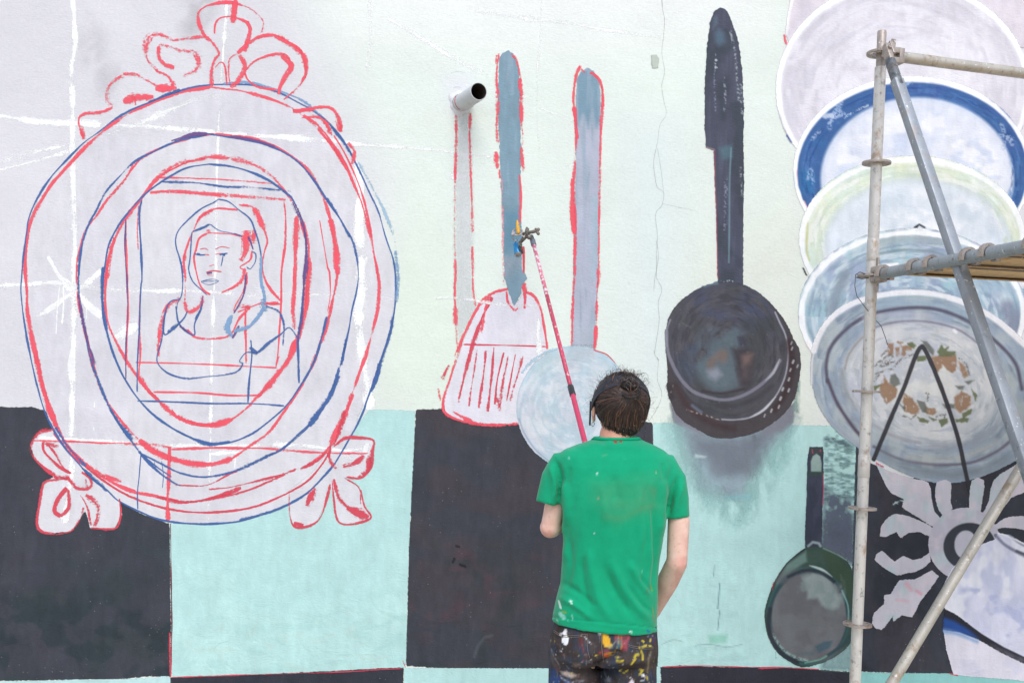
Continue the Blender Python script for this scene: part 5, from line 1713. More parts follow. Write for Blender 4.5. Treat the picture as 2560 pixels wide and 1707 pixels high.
def deck(t0, t1, label, sticker=False):
    root = tr0 + UL * .06 + UT * ((t0 + t1) / 2)
    ob = empty('deck_board', (root.x, root.y, root.z), label, 'scaffold deck', 'decks hooked on the scaffold')
    L0, L1 = .035, BAY_L - .035
    midL, hl = (L0 + L1) / 2, (L1 - L0) / 2
    zb = .012
    bm = bmesh.new()
    obox(bm, tr0 + UL * midL + UT * ((t0 + t1) / 2) + UPV * (zb + .009), UL * (hl - .01), UT * ((t1 - t0) / 2 - .010), UPV * .006)
    bm_obj('plywood_panel', bm, ply, ob)
    for t, s in ((t0, 1), (t1, -1)):
        bm = bmesh.new()
        obox(bm, tr0 + UL * midL + UT * (t + s * .006) + UPV * (zb + .004), UL * hl, UT * .005, UPV * .0125, .002)
        bo = bm_obj('side_beam', bm, alu if (sticker and s == 1) else dkst, ob)
        bm = bmesh.new()
        obox(bm, tr0 + UL * midL + UT * (t + s * .019) + UPV * (zb - .0062), UL * (hl - .002), UT * .0085, UPV * .0022)
        bm_obj('flange', bm, lip, bo)
        if sticker and s == 1:
            bm = bmesh.new()
            obox(bm, tr0 + UL * (L0 + .30) + UT * (t - .0004) + UPV * (zb + .004), UL * .115, UT * .0012, UPV * .0105)
            bm_obj('label_plate', bm, solid_mat('yellow_label', (222, 232, 40), .5), bo)
            bm = bmesh.new()
            obox(bm, tr0 + UL * (L0 + .09) + UT * (t - .0004) + UPV * (zb + .004), UL * .085, UT * .0012, UPV * .0105)
            bm_obj('label_plate', bm, solid_mat('blue_label', (34, 50, 98), .5), bo)
    for end in (0, 1):
        for t in (t0 + .045, t1 - .045):
            bm = bmesh.new()
            c0 = tr0 + UL * (0 if end == 0 else BAY_L) + UT * t
            o_ = UL if end == 0 else -UL
            pts = []
            for th in range(-35, 181, 24):
                r = math.radians(th)
                pts.append(c0 + o_ * (math.cos(r) * .033) + UPV * (math.sin(r) * .033))
            pts.append(c0 - o_ * .034 - UPV * .012)
            for i in range(len(pts) - 1):
                m_ = (pts[i] + pts[i + 1]) / 2
                dd = (pts[i + 1] - pts[i])
                nn = dd.cross(UT).normalized()
                obox(bm, m_, dd * .56, UT * .011, nn * .0055)
            obox(bm, c0 + o_ * .036 - UPV * .006, o_ * .012, UT * .014, UPV * .02)
            smooth_by_angle(bm_obj('hook', bm, M_CAST, ob), 30)
    return ob


deck(.055, .375, 'scaffold deck nearest the wall, its dark beam low over the grey plate')
deck(.395, .715, 'middle scaffold deck with the yellow sticker on its aluminium edge', True)
deck(.735, 1.055, 'scaffold deck nearest the viewer at the right picture edge')

# ------------------------------------------------------------------ painter
PERS = W(1512, 1640, 3.40)
person = empty('person', (PERS.x, PERS.y, 0), 'person seen from behind in a paint stained green T-shirt, brown hair in a bun', 'person')
DP = 3.40


def body_ring(y, xl, xr, th, d=DP, n=40, pw=2.4, tilt=0.0, fb=(1.0, 1.0)):
    """horizontal outline between two photograph columns at photograph row y"""
    out = []
    c = W((xl + xr) / 2, y, d)
    h = (W(xr, y, d) - W(xl, y, d)) / 2
    for j in range(n):
        t = 2 * math.pi * j / n
        cx_, sy_ = math.cos(t), math.sin(t)
        ex = math.copysign(abs(cx_) ** (2 / pw), cx_)
        ey = math.copysign(abs(sy_) ** (2 / pw), sy_)
        k = fb[1] if ey > 0 else fb[0]
        out.append(c + h * ex + Vector((0, th * ey * k, tilt * ex)))
    return out


SH = W(1408, 1172, DP + .01)    # left shoulder joint
SHR = W(1662, 1176, DP + .01)
EL = W(1376, 1318, DP + .03)
ELR = W(1692, 1405, DP + .0)
HL = W(1497, 1232, 3.70)        # left hand on the pole
HR = W(1566, 1572, 3.60)        # right hand in front of the hip
PT0, PT1 = W(1333, 607, 4.93), W(1512, 1296, 3.60)   # pole: upper end, lower end
PD = (PT0 - PT1).normalized()
# hand centre lies on the pole
kk = (HL - PT1).dot(PD)
HL = PT1 + PD * kk


def hand(bm, wrist, palm_dir, curl_axis, side, grip=True):
    """palm, four unequal bent fingers and a thumb leaving the side of the palm"""
    f = palm_dir.normalized()
    ca = (curl_axis - f * curl_axis.dot(f)).normalized()      # finger bending axis (across the palm)
    nrm = f.cross(ca).normalized() * side                     # palm normal: fingers bend towards it
    pc = wrist + f * .045
    rot = Matrix((f, ca, nrm)).transposed()
    ellipsoid(bm, pc, (.052, .043, .017), 16, 10, rot)
    lens = (.070, .080, .075, .058)
    for i in range(4):
        base = wrist + f * .078 + ca * (.031 - .0205 * i)
        p = [base - f * .02, base]
        ang = 0
        d = f
        for s, fr in enumerate((.45, .31, .24)):
            ang += (62, 62, 40)[s] if grip else (26, 30, 22)[s]
            r = math.radians(ang)
            d = f * math.cos(r) + nrm * math.sin(r)
            p.append(p[-1] + d * lens[i] * fr)
        tube(bm, p, [.0095, .0098, .0092, .0084, .0072], 10, 'round')
    tb = wrist + f * .025 + ca * .036
    td = (f * .55 + ca * .75 + nrm * .3).normalized()
    t1 = tb + td * .034
    t2 = t1 + (f * .6 + nrm * .75 - ca * .1).normalized() * .030
    t3 = t2 + (f * .35 + nrm * .8 - ca * .5).normalized() * .024
    tube(bm, [tb - td * .015, tb, t1, t2, t3], [.013, .0135, .0115, .0105, .0088], 10, 'round')


# head (faces the wall, tipped back a little)
HC = W(1551, 1015, DP + .02)
hrot = Matrix.Rotation(math.radians(8), 3, 'X') @ Matrix.Rotation(math.radians(7), 3, 'Z')
hx, hy, hz = hrot @ Vector((1, 0, 0)), hrot @ Vector((0, 1, 0)), hrot @ Vector((0, 0, 1))


def hp(x, y, z):
    return HC + hx * x + hy * y + hz * z


bm = bmesh.new()
ellipsoid(bm, hp(0, 0, .012), (.078, .096, .094), 28, 20, hrot)
ellipsoid(bm, hp(0, .035, -.05), (.060, .066, .070), 24, 16, hrot)
ellipsoid(bm, hp(0, .062, -.088), (.036, .034, .024), 16, 12, hrot)
ellipsoid(bm, hp(0, .104, -.030), (.014, .020, .015), 14, 10, hrot)     # nose
ellipsoid(bm, hp(0, .098, -.008), (.009, .015, .028), 14, 10, hrot)
ellipsoid(bm, hp(0, .094, .020), (.050, .012, .012), 16, 10, hrot)     # brow
for s in (-1, 1):
    ellipsoid(bm, hp(.033 * s, .074, -.03), (.024, .022, .022), 14, 10, hrot)   # cheek
    ellipsoid(bm, hp(.091 * s, .006, -.022), (.007, .018, .030), 14, 12, hrot @ Matrix.Rotation(.25 * s, 3, 'Z'))   # ear
    ellipsoid(bm, hp(.089 * s, .008, -.048), (.007, .010, .010), 12, 10, hrot)
ellipsoid(bm, hp(0, .096, -.060), (.024, .010, .006), 14, 8, hrot)      # lips
ellipsoid(bm, hp(0, .094, -.070), (.020, .010, .006), 14, 8, hrot)
NB = W(1541, 1108, DP + .0)
tube(bm, [NB + Vector((0, -.005, -.09)), NB + Vector((0, 0, -.02)), NB + Vector((0, .002, .03)), hp(0, -.004, -.06), hp(0, 0, -.02)], [.085, .062, .0575, .056, .052], 24)
# trunk under the shirt and trousers
loft(bm, [body_ring(1125, 1455, 1625, .045), body_ring(1160, 1425, 1645, .065), body_ring(1220, 1428, 1638, .085), body_ring(1330, 1430, 1635, .09), body_ring(1440, 1425, 1628, .085), body_ring(1560, 1398, 1630, .095), body_ring(1640, 1390, 1630, .09)])
tube(bm, [SH + Vector((.05, 0, -.02)), SH, SH * .5 + EL * .5, EL], [.036, .036, .037, .034], 20, 'round')
wl = EL + (HL - EL) * .72
tube(bm, [EL, EL * .65 + wl * .35, wl], [.037, .038, .026], 20, 'round')
fl = (HL - wl).normalized()
hand(bm, wl + fl * .012 - fl.cross(PD).normalized() * .03, (HL - wl), PD, 1, True)
elm = W(1697, 1300, DP + .005)
tube(bm, [SHR + Vector((-.05, 0, -.02)), SHR, W(1689, 1240, DP + .005), elm, ELR], [.028, .024, .025, .0375, .0355], 20, 'round')
wr = W(1632, 1530, DP + .15)
tube(bm, [ELR, ELR * .62 + wr * .38, wr], [.0365, .0375, .025], 20, 'round')
hand(bm, wr, (HR - wr), Vector((.3, .8, .4)), -1, False)
for s, xx in ((-1, 1437), (1, 1577)):
    hip = W(xx, 1640, DP)
    kn = Vector((hip.x + .01 * s, DP + .02, .47))
    an = Vector((hip.x + .015 * s, DP, .08))
    tube(bm, [hip + Vector((0, 0, .03)), hip, kn, kn + Vector((0, -.01, -.14)), an], [.075, .075, .052, .05, .036], 18, 'round')
    tube(bm, [an, an + Vector((.01 * s, .06, -.03)), an + Vector((.02 * s, .15, -.05))], [.036, .034, .022], 14, 'round')
skin = NT('skin')
at = skin.n('ShaderNodeAttribute', attribute_name='Col')
skin.l(skin.mix(1.0, at.outputs['Color'], skin.rng(skin.noise(skin.coord(), 60, 3, .6), .3, .7, .95, 1.04), 'MULTIPLY'), skin.b.inputs['Base Color'])
skin.b.inputs['Roughness'].default_value = .5
skin.b.inputs['Subsurface Weight'].default_value = .12
skin.b.inputs['Subsurface Radius'].default_value = (.02, .008, .004)
skin.b.inputs['Subsurface Scale'].default_value = .3
skin.b.inputs['Specular IOR Level'].default_value = .35
me, co = remesh(bm, .0055, 3)
px, py = to_px(co)
P = Painter(px, py)
P.put(np.arange(len(px)), np.ones(len(px)), (236, 196, 180))
P.mottle((224, 172, 158), 22, 30, .48, .7, .75, 3)
P.mottle((240, 206, 192), 14, 40, .55, .7, .7, 6)
P.mottle((206, 150, 130), 4, 4, .74, .8, .5, 9)
P.poly('5:1300 860 1560 860 1560 1200 1300 1200', (222, 158, 132), soft=20, al=.8)
P.ell(1703, 1405, 14, 14, (224, 160, 146), soft=16, al=.6)
P.ell(1368, 1335, 14, 14, (224, 160, 146), soft=16, al=.6)
loc = (co - np.array(HC)) @ np.array(hrot)
m = np.clip((loc[:, 1] - .03) / .02, 0, 1) * np.clip((-.035 - loc[:, 2]) / .02, 0, 1) * np.clip((loc[:, 2] + .16) / .02, 0, 1) * (np.abs(loc[:, 0]) < .09)
lipz = (np.abs(loc[:, 2] + .065) < .010) & (np.abs(loc[:, 0]) < .022)
P.put(np.arange(len(px)), m * np.where(lipz, .2, .9) * (vnoise(loc[:, 0] * 1e3, loc[:, 2] * 1e3, 4, 4, 2) * .4 + .7).clip(0, 1), (48, 34, 30))
set_colour(me, P.rgb, P.a)
body = link('body', me, skin.m, person)
# eyes and brows
for s in (-1, 1):
    bm = bmesh.new()
    ellipsoid(bm, hp(.031 * s, .086, .004), (.013, .009, .007), 16, 10, hrot)
    eo = bm_obj('eye', bm, solid_mat('eye_white', (236, 232, 226), .2, 0, .02), body)
    bm = bmesh.new()
    ellipsoid(bm, hp(.031 * s, .0925, .004), (.0055, .0035, .0055), 14, 8, hrot)
    bm_obj('iris', bm, solid_mat('iris_brown', (62, 40, 28), .2, 0, .02), eo)
    bm = bmesh.new()
    tube(bm, [hp(.012 * s, .103, .021), hp(.032 * s, .102, .027), hp(.052 * s, .090, .022)], [.004, .0045, .002], 8, 'round')
    bm_obj('eyebrow', bm, solid_mat('brow_hair', (44, 32, 28), .8), body)

# hair: scalp shell plus strands drawn up into a bun
hair_m = NT('brown_hair')
hv = hair_m.n('ShaderNodeAttribute', attribute_name='Col')
hair_m.l(hv.outputs['Color'], hair_m.b.inputs['Base Color'])
hair_m.b.inputs['Roughness'].default_value = .38
hair_m.b.inputs['Specular IOR Level'].default_value = .5
shell = solid_mat('scalp_hair', (28, 21, 20), .6, 0, .2, 40, .3)
BUN = hp(.008, -.074, .082)


def scalp(az, el, k=1.0):
    """point on the hair cap: az 0 = back, +right; el from -50 (nape) to 90 (top)"""
    a_, e_ = math.radians(az), math.radians(el)
    r = Vector((.0960, .106, .104)) * k
    return hp(r.x * math.sin(a_) * math.cos(e_), -r.y * math.cos(a_) * math.cos(e_) * 1.0, .012 + r.z * math.sin(e_))


bm = bmesh.new()
ellipsoid(bm, hp(0, -.006, .014), (.0935, .1020, .1000), 32, 24, hrot)
ellipsoid(bm, hp(.0, -.030, -.048), (.066, .066, .055), 24, 16, hrot)
ellipsoid(bm, BUN, (.034, .028, .024), 20, 14, hrot)
ellipsoid(bm, hp(.004, -.010, .098), (.048, .050, .022), 20, 14, hrot)
geom = [v for v in bm.verts]
# remove the face side
cut = bmesh.ops.bisect_plane(bm, geom=bm.verts[:] + bm.edges[:] + bm.faces[:], plane_co=hp(0, .052, .05), plane_no=(hy * .85 - hz * .5).normalized(), clear_outer=True)
hair = bm_obj('hair', bm, shell, person)


def strands(name, paths, mat, parent):
    V, Fc, Cc = [], [], []
    cen = np.array(HC)
    for pts, w0, w1, col in paths:
        pts = np.array([list(p) for p in pts])
        if len(pts) >= 3:
            t = np.linspace(0, len(pts) - 1, 13)
            i = np.clip(t.astype(int), 0, len(pts) - 2)
            f = (t - i)[:, None]
            pa, pb = pts[i], pts[i + 1]
            ta = (pts[np.clip(i + 1, 0, len(pts) - 1)] - pts[np.clip(i - 1, 0, len(pts) - 1)]) / 2
            tb = (pts[np.clip(i + 2, 0, len(pts) - 1)] - pts[i]) / 2
            pts = (2 * f ** 3 - 3 * f ** 2 + 1) * pa + (f ** 3 - 2 * f ** 2 + f) * ta + (-2 * f ** 3 + 3 * f ** 2) * pb + (f ** 3 - f ** 2) * tb
        n = len(pts)
        tg = np.gradient(pts, axis=0)
        tg /= np.linalg.norm(tg, axis=1)[:, None] + 1e-9
        out = pts - cen
        out /= np.linalg.norm(out, axis=1)[:, None] + 1e-9
        sdv = np.cross(tg, out)
        sdv /= np.linalg.norm(sdv, axis=1)[:, None] + 1e-9
        w = np.linspace(w0, w1, n)[:, None] * .5
        b = len(V)
        for k in range(n):
            V.append(pts[k] - sdv[k] * w[k])
            V.append(pts[k] + out[k] * w[k] * .55)
            V.append(pts[k] + sdv[k] * w[k])
            Cc += [col] * 3
        for k in range(n - 1):
            q = b + 3 * k
            Fc.append((q, q + 1, q + 4, q + 3))
            Fc.append((q + 1, q + 2, q + 5, q + 4))
    me = bpy.data.meshes.new(name)
    me.from_pydata([tuple(v) for v in V], [], Fc)
    me.polygons.foreach_set('use_smooth', np.ones(len(me.polygons), bool))
    at = me.color_attributes.new('Col', 'FLOAT_COLOR', 'POINT')
    cc = np.concatenate([lin(np.array(Cc)), np.ones((len(Cc), 1))], 1).astype(np.float32)
    at.data.foreach_set('color', cc.ravel())
    return link(name, me, mat, parent)


def hcol(dk=1.0):
    t = random.random() * dk
    c = np.array((28, 21, 20)) * (1 - t) + np.array((88, 60, 48)) * t
    if random.random() < .06 * dk:
        c = np.array((116, 80, 58))
    return tuple(c)


paths = []
tip = hp(.014, -.104, .050)
for i in range(3000):
    az = random.uniform(-108, 108)
    lowest = -62 if abs(az) < 60 else -48 + (abs(az) - 60) * .55
    el = lowest + (random.random() ** .85) * (84 - lowest)
    if az < -78 and -45 < el < 8:
        continue
    k = random.uniform(.985, 1.025)
    p0_ = scalp(az, el, k)
    if el < -25:
        a_, e_ = math.radians(az), math.radians((el + 62) * 1.6 - 62)
        p0_ = hp((.079 - .018 * min(1, (-25 - el) / 34)) * math.sin(a_) * math.cos(e_), -.030 - .071 * math.cos(a_) * math.cos(e_), -.048 + .058 * math.sin(e_))
    mid = []
    for t in (.33, .66):
        a2 = az * (1 - t * .8) + 6 * t + random.uniform(-5, 5)
        e2_ = el + (24 - el) * t
        mid.append(scalp(a2, e2_, k + .010 + random.uniform(-.014, .012)))
    endp = tip + hx * random.uniform(-.013, .013) + hz * random.uniform(-.009, .010) - hy * random.uniform(-.004, .008)
    paths.append(([p0_] + mid + [endp], random.uniform(.0009, .0024), .0011, hcol(min(1, max(.35, .35 + (el + 62) / 85)) * (1.0 - .25 * (abs(az) > 70)))))
# nape and side wisps
for i in range(520):
    az = random.uniform(-75, 75)
    a_, e_ = math.radians(az), math.radians(random.uniform(-70, 0))
    p0_ = hp(.064 * math.sin(a_) * math.cos(e_), -.030 - .069 * math.cos(a_) * math.cos(e_), -.048 + .056 * math.sin(e_))
    if e_ < -.7 and abs(az) > 50:
        continue
    q = p0_ + hx * (random.uniform(-.010, .010) - .006 * math.sin(a_)) - hz * random.uniform(.004, .016) + hy * random.uniform(.0, .016)
    paths.append(([p0_, (p0_ + q) / 2 - hy * .006, q], .0022, .0006, (34, 25, 22)))
strands('hair_strand', paths, hair_m.m, hair)
# bun: loops of hair, loose curls standing off it
paths = []
for i in range(640):
    th0 = random.uniform(0, 6.28)
    crown = random.random() < .45
    r = random.uniform(.014, .026) if not crown else random.uniform(.016, .030)
    ax1 = Vector((random.gauss(0, 1), random.gauss(0, 1), random.gauss(0, .6))).normalized()
    u_ = ax1.orthogonal().normalized()
    v_ = ax1.cross(u_)
    span = random.uniform(1.0, 2.6)
    if crown:
        cpt = hp(random.gauss(.004, .022), random.uniform(-.04, .02), .094 + random.gauss(0, .004))
    else:
        cpt = BUN + Vector((random.gauss(0, .009), random.gauss(0, .006), random.gauss(.0, .005)))
    pts = [cpt + (u_ * math.cos(th0 + span * t) * 1.05 + v_ * math.sin(th0 + span * t)) * r * (1 + .1 * math.sin(5 * t)) for t in (0, .25, .5, .75, 1)]
    paths.append((pts, random.uniform(.0014, .004), .0012, hcol(.8)))
strands('hair_bun', paths, hair_m.m, hair)
paths = []
for i in range(190):
    if random.random() < .55:
        az, el = random.uniform(-180, 180), random.uniform(35, 85)
    else:
        az, el = random.choice((-1, 1)) * random.uniform(75, 115), random.uniform(-30, 50)
    p0_ = scalp(az, el, 1.02)
    out_ = (p0_ - HC).normalized()
    sd_ = out_.orthogonal().normalized()
    sd_.rotate(Matrix.Rotation(random.uniform(0, 6.28), 3, out_))
    l = random.uniform(.012, .036)
    pts = [p0_, p0_ + out_ * l * .5 + sd_ * l * .35, p0_ + out_ * l * .75 + sd_ * l * .9, p0_ + out_ * l * .45 + sd_ * l * 1.35]
    paths.append((pts, .0008, .0004, (44, 32, 28)))
strands('loose_curl', paths, hair_m.m, hair)
bm = bmesh.new()
tube(bm, [BUN - hy * .03 + hx * (.03 * math.cos(t)) + hz * (.03 * math.sin(t) * .6 - .018) - hy * .006 for t in np.linspace(-2.8, .4, 12)], .0035, 8, 'round')
bm_obj('hair_tie', bm, solid_mat('black_elastic', (26, 24, 26), .7), hair)

# headband, strap and earring
black = solid_mat('black_band', (46, 50, 60), .55, 0, .08, 60, .4)
bm = bmesh.new()
rr = []


def on_hair(x, y, z, k):
    q = math.sqrt((x / .0960) ** 2 + (y / .106) ** 2 + ((z - .012) / .104) ** 2) / k
    return hp(x / q, y / q, .012 + (z - .012) / q)


for j in range(41):
    t = -.3 + (math.pi + .6) * j / 40
    c_, s_ = math.cos(t), math.sin(t)
    lo_ = (c_ * .0990, -.012 - s_ * .052, .004 + s_ * .066)
    up_ = (c_ * .0990, .002 - s_ * .042, .010 + s_ * .094)
    rr.append([on_hair(*lo_, 1.0), on_hair(*lo_, 1.062), on_hair(*up_, 1.062), on_hair(*up_, 1.0)])
loft(bm, rr, True)
smooth_by_angle(bm_obj('headband', bm, black, person), 50)
bm = bmesh.new()
obox(bm, hp(-.099, .026, -.030), hx * .0025, hy * .006, hz * .042, .001)
bm_obj('mask_strap', bm, black, person)
bm = bmesh.new()
ec = hp(-.092, .006, -.064)
tube(bm, [ec + (hx * .5 + hy * .0) * 0 + hx * (.0072 * math.cos(t)) * .8 + hz * (.0072 * math.sin(t)) + hy * (.0035 * math.cos(t)) for t in np.linspace(0, 6.28, 20)], .0013, 8)
bm_obj('earring', bm, solid_mat('silver_ring', (220, 222, 224), .2, .9, .02), person)

# ------------------------------------------------------------------ T-shirt
bm = bmesh.new()
loft(bm, [body_ring(1090, 1488, 1594, .060, DP + .005, pw=2), body_ring(1100, 1476, 1606, .066, DP + .003, pw=2), body_ring(1112, 1440, 1632, .074), body_ring(1124, 1410, 1660, .084), body_ring(1140, 1394, 1678, .096), body_ring(1165, 1388, 1682, .108),
          body_ring(1200, 1394, 1672, .116), body_ring(1260, 1402, 1664, .120), body_ring(1330, 1408, 1657, .119), body_ring(1400, 1406, 1649, .116), body_ring(1460, 1400, 1645, .117),
          body_ring(1520, 1386, 1644, .123, tilt=-.006), body_ring(1545, 1381, 1643, .126, tilt=-.012), body_ring(1562, 1379, 1643, .127, tilt=-.016)])
for sh, y_, pts, rs in ((SH, 0, [(1440, 1162), (1408, 1166), (1390, 1197), (1378, 1232), (1372, 1258)], [.046, .056, .052, .0455, .0445]), (SHR, 1, [(1632, 1168), (1660, 1168), (1678, 1200), (1689, 1250), (1692, 1292)], [.040, .055, .052, .046, .0435])):
    tube(bm, [W(x, y, DP + .005) for x, y in pts], rs, 28)
me, co = remesh(bm, .0055, 5)
nrmv = np.empty(len(me.vertices) * 3)
me.vertices.foreach_get('normal', nrmv)
nrmv = nrmv.reshape(-1, 3)
px, py = to_px(co)
back = np.clip((-nrmv[:, 1] + .35) / .5, 0, 1)
disp = np.zeros(len(co))
folds = [('6:1085 300 1120 420 1112 560', 14, -.007), ('6:1060 330 1090 450 1085 560', 16, .005), ('6:1790 400 1745 520 1718 640', 14, -.007), ('6:1810 450 1770 560 1745 640', 14, .004), ('6:1130 420 1160 560 1150 700', 22, .006), ('6:1700 430 1690 600 1670 760', 22, .006),
         ('6:1150 700 1180 900 1140 1060', 18, -.004), ('6:1400 860 1460 1000 1560 1150 1640 1230', 20, .006), ('6:1360 900 1420 1040 1520 1190', 16, -.005), ('6:1500 880 1570 1000 1640 1080', 18, .005), ('6:1280 800 1300 960 1350 1120 1430 1250', 22, .005), ('6:1240 850 1250 1000 1290 1160', 16, -.004),
         ('6:1560 450 1570 650 1580 850', 20, .003), ('6:1640 560 1650 750 1650 950 1640 1120', 14, -.005), ('6:1610 560 1625 760 1630 950', 14, .004), ('6:1340 430 1370 560 1390 700', 24, .003), ('6:1420 400 1440 560', 22, -.003), ('6:1110 1080 1200 1130 1320 1220', 16, .005), ('6:1120 1000 1220 1060 1330 1150', 14, -.004),
         ('6:1560 960 1610 1030 1650 1060', 12, -.005), ('6:1200 260 1330 240 1500 245 1640 280', 20, .003), ('6:1120 620 1150 760 1150 900', 14, .004), ('6:1090 560 1125 600 1135 700', 12, -.005), ('6:1480 1000 1580 1130 1650 1180', 12, -.004), ('6:1180 350 1150 470', 14, -.003), ('6:1690 330 1710 450', 14, -.003)]
PF = Painter(px, py)
for s, w, amp in folds:
    p = catmull(T(s), 10.0)
    idx = PF.near(p, 60)
    d, t = PF.dist(idx, p, False)
    disp[idx] += amp * 1.9 * np.exp(-(d / (w * .52)) ** 2) * np.clip(np.sin(np.pi * np.clip(t, .02, .98)) * 1.6, 0, 1)
disp += (vnoise(px, py, 42, 95, 4, 2) - .5) * .007 + (vnoise(px + py * .25, py, 15, 130, 9, 2) - .5) * .0045 * np.clip((py - 1150) / 120, 0, 1)
disp *= back
# hem, cuffs and collar ridges
hemy = 1543 + (px - 1378) * .105
band = lambda v, c, w: np.exp(-((v - c) / w) ** 2)
tors = (px > 1375) & (px < 1648)
disp += np.where(tors, .0018 * band(py, hemy + 4, 3) - .0024 * band(py, hemy - 3, 2.2), 0)
co2 = co + nrmv * disp[:, None]
me.vertices.foreach_set('co', co2.ravel())
me.update()
P = Painter(px, py)
n_ = len(px)
P.put(np.arange(n_), np.ones(n_), (15, 160, 116))
P.mottle((28, 170, 126), 60, 40, .45, .7, .5, 3, '6:1000 150 1850 150 1850 600 1000 600', 60)
bk = nrmv[:, 1] < .2
PB = P
sa = P.rgb.copy()
P.poly('6:1340 480 1640 450 1650 560 1560 600 1450 650 1390 645', (92, 146, 104), soft=90, al=.45, nz=(34, 26, .2, .7))
P.poly('6:1300 440 1660 420 1660 580 1500 640 1320 560', (74, 156, 112), soft=50, al=.45)
P.line('6:1380 635 1460 650 1560 600 1640 575', 18, (112, 140, 96), .45, 22)
P.poly('6:1620 470 1660 480 1650 540', (96, 146, 104), soft=12, al=.6)
P.line('6:1340 225 1370 235', 12, (110, 150, 116), .5, 8).line('6:1360 295 1380 290', 10, (120, 170, 120), .6, 4)
for t, w, c in (('6:1113 1108 1122 1145', 16, (236, 240, 238)), ('6:1180 1105 1190 1120', 14, (226, 240, 232)), ('6:1120 1180 1140 1200', 30, (150, 205, 190)), ('6:1135 1165 1150 1172', 14, (140, 160, 60)), ('6:1185 1190 1190 1220', 6, (220, 236, 230)), ('6:1328 390 1330 400', 10, (210, 226, 216)), ('6:1332 525 1336 540', 7, (150, 150, 120)), ('6:1168 305 1172 312', 8, (210, 220, 215)),
                ('6:1310 725 1313 732', 7, (210, 220, 215)), ('6:1655 380 1658 390', 6, (180, 180, 120)), ('6:1600 1055 1610 1045', 8, (130, 90, 60)), ('6:1640 1140 1650 1200', 8, (130, 150, 90)), ('6:1645 1190 1652 1230', 7, (170, 100, 80)), ('6:1640 1020 1648 1050', 8, (150, 150, 60)), ('6:1480 310 1483 316', 6, (190, 210, 190)), ('6:1580 940 1583 946', 6, (190, 210, 190)), ('6:1512 1278 1520 1284', 14, (240, 242, 240)), ('6:1610 1275 1620 1280', 14, (30, 90, 170)), ('6:1100 1215 1108 1222', 9, (180, 210, 200)), ('6:1160 1215 1165 1220', 6, (220, 236, 230))):
    P.line(t, w * .75, c, .9, 2.2, smooth=False)
P.line('15:655 1420 670 1470', 60, (160, 62, 50), .95, 2.5, smooth=False)
P.line('15:765 1440 768 1462', 50, (160, 62, 50), .95, 2.5, smooth=False)
P.rgb = np.where(bk[:, None], P.rgb, sa)
seam = (band(py, hemy - 3, 1.6) * tors)[:, None] * .35
P.rgb = P.rgb * (1 - seam) + np.array((8, 112, 84)) * seam
set_colour(me, P.rgb, P.a)
sm = NT('green_jersey')
at = sm.n('ShaderNodeAttribute', attribute_name='Col')
v = sm.coord()
sm.l(sm.mix(1.0, at.outputs['Color'], sm.rng(sm.noise(v, 18, 4, .6), .3, .7, .93, 1.06), 'MULTIPLY'), sm.b.inputs['Base Color'])
sm.b.inputs['Roughness'].default_value = .9
sm.b.inputs['Specular IOR Level'].default_value = .15
sm.b.inputs['Sheen Weight'].default_value = .15
sm.l(sm.bump(sm.noise(v, 420, 2, .6), .25, .0008, sm.bump(sm.noise(v, 16, 3, .55), .4, .006)), sm.b.inputs['Normal'])
shirt = link('shirt', me, sm.m, person)
# collar rib and cuff bands
gm = solid_mat('green_rib', (20, 160, 116), .9, 0, .06, 120, .15)
bm = bmesh.new()
r0 = body_ring(1092, 1486, 1596, .0615, DP + .005, 48, 2)
r1 = body_ring(1098, 1479, 1603, .066, DP + .004, 48, 2)
tubes = [[p + Vector((0, 0, .001)) for p in r0], [p + (p - W(1541, 1098, DP)).normalized() * .0022 for p in r0], [p + (p - W(1541, 1098, DP)).normalized() * .0022 for p in r1], r1]
loft(bm, tubes, False)
bm_obj('collar', bm, gm, shirt)

# ------------------------------------------------------------------ trousers
bm = bmesh.new()
loft(bm, [body_ring(1535, 1392, 1634, .108), body_ring(1565, 1382, 1640, .112, fb=(1.05, .95)), body_ring(1600, 1374, 1643, .118, fb=(1.12, .9)), body_ring(1632, 1372, 1644, .118, fb=(1.15, .9)), body_ring(1648, 1374, 1642, .110, fb=(1.08, .95))])
for s, xo, xi in ((-1, 1371, 1497), (1, 1641, 1507)):
    rings = []
    for y, o_, i_, th in ((1622, 0, 6, .100), (1650, 0, 2, .100), (1675, 0, -3, .098), (1710, 0, -5, .095), (1800, -4 * s, -8 * s, .085)):
        rings.append(body_ring(y, min(xo - o_, xi - s * -1 * 0 + i_ * (s) * 1), max(xo - o_, xi + i_ * s), th, DP, 32, 2.1))
    kx = (W(xo, 1800, DP).x + W(xi, 1800, DP).x) / 2
    def fr(z, rx, ry, dy=0.0, dx=0.0):
        return [Vector((kx + dx + rx * math.cos(2 * math.pi * j / 32), DP + dy + ry * math.sin(2 * math.pi * j / 32), z)) for j in range(32)]
    # keep ring orientation like body_ring (angle 0 = right, turning away from the viewer)
    rings += [fr(.45, .076, .078, .02, .005 * s), fr(.30, .07, .07, 0, .008 * s), fr(.12, .07, .072, 0, .012 * s), fr(.03, .072, .08, 0, .014 * s)]
    loft(bm, rings)
me, co = remesh(bm, .005, 3)
nrmv = np.empty(len(me.vertices) * 3)
me.vertices.foreach_get('normal', nrmv)
nrmv = nrmv.reshape(-1, 3)
px, py = to_px(co)
back = np.clip((-nrmv[:, 1] + .25) / .5, 0, 1)
PF = Painter(px, py)
disp = (vnoise(px, py, 30, 40, 6, 2) - .5) * .006
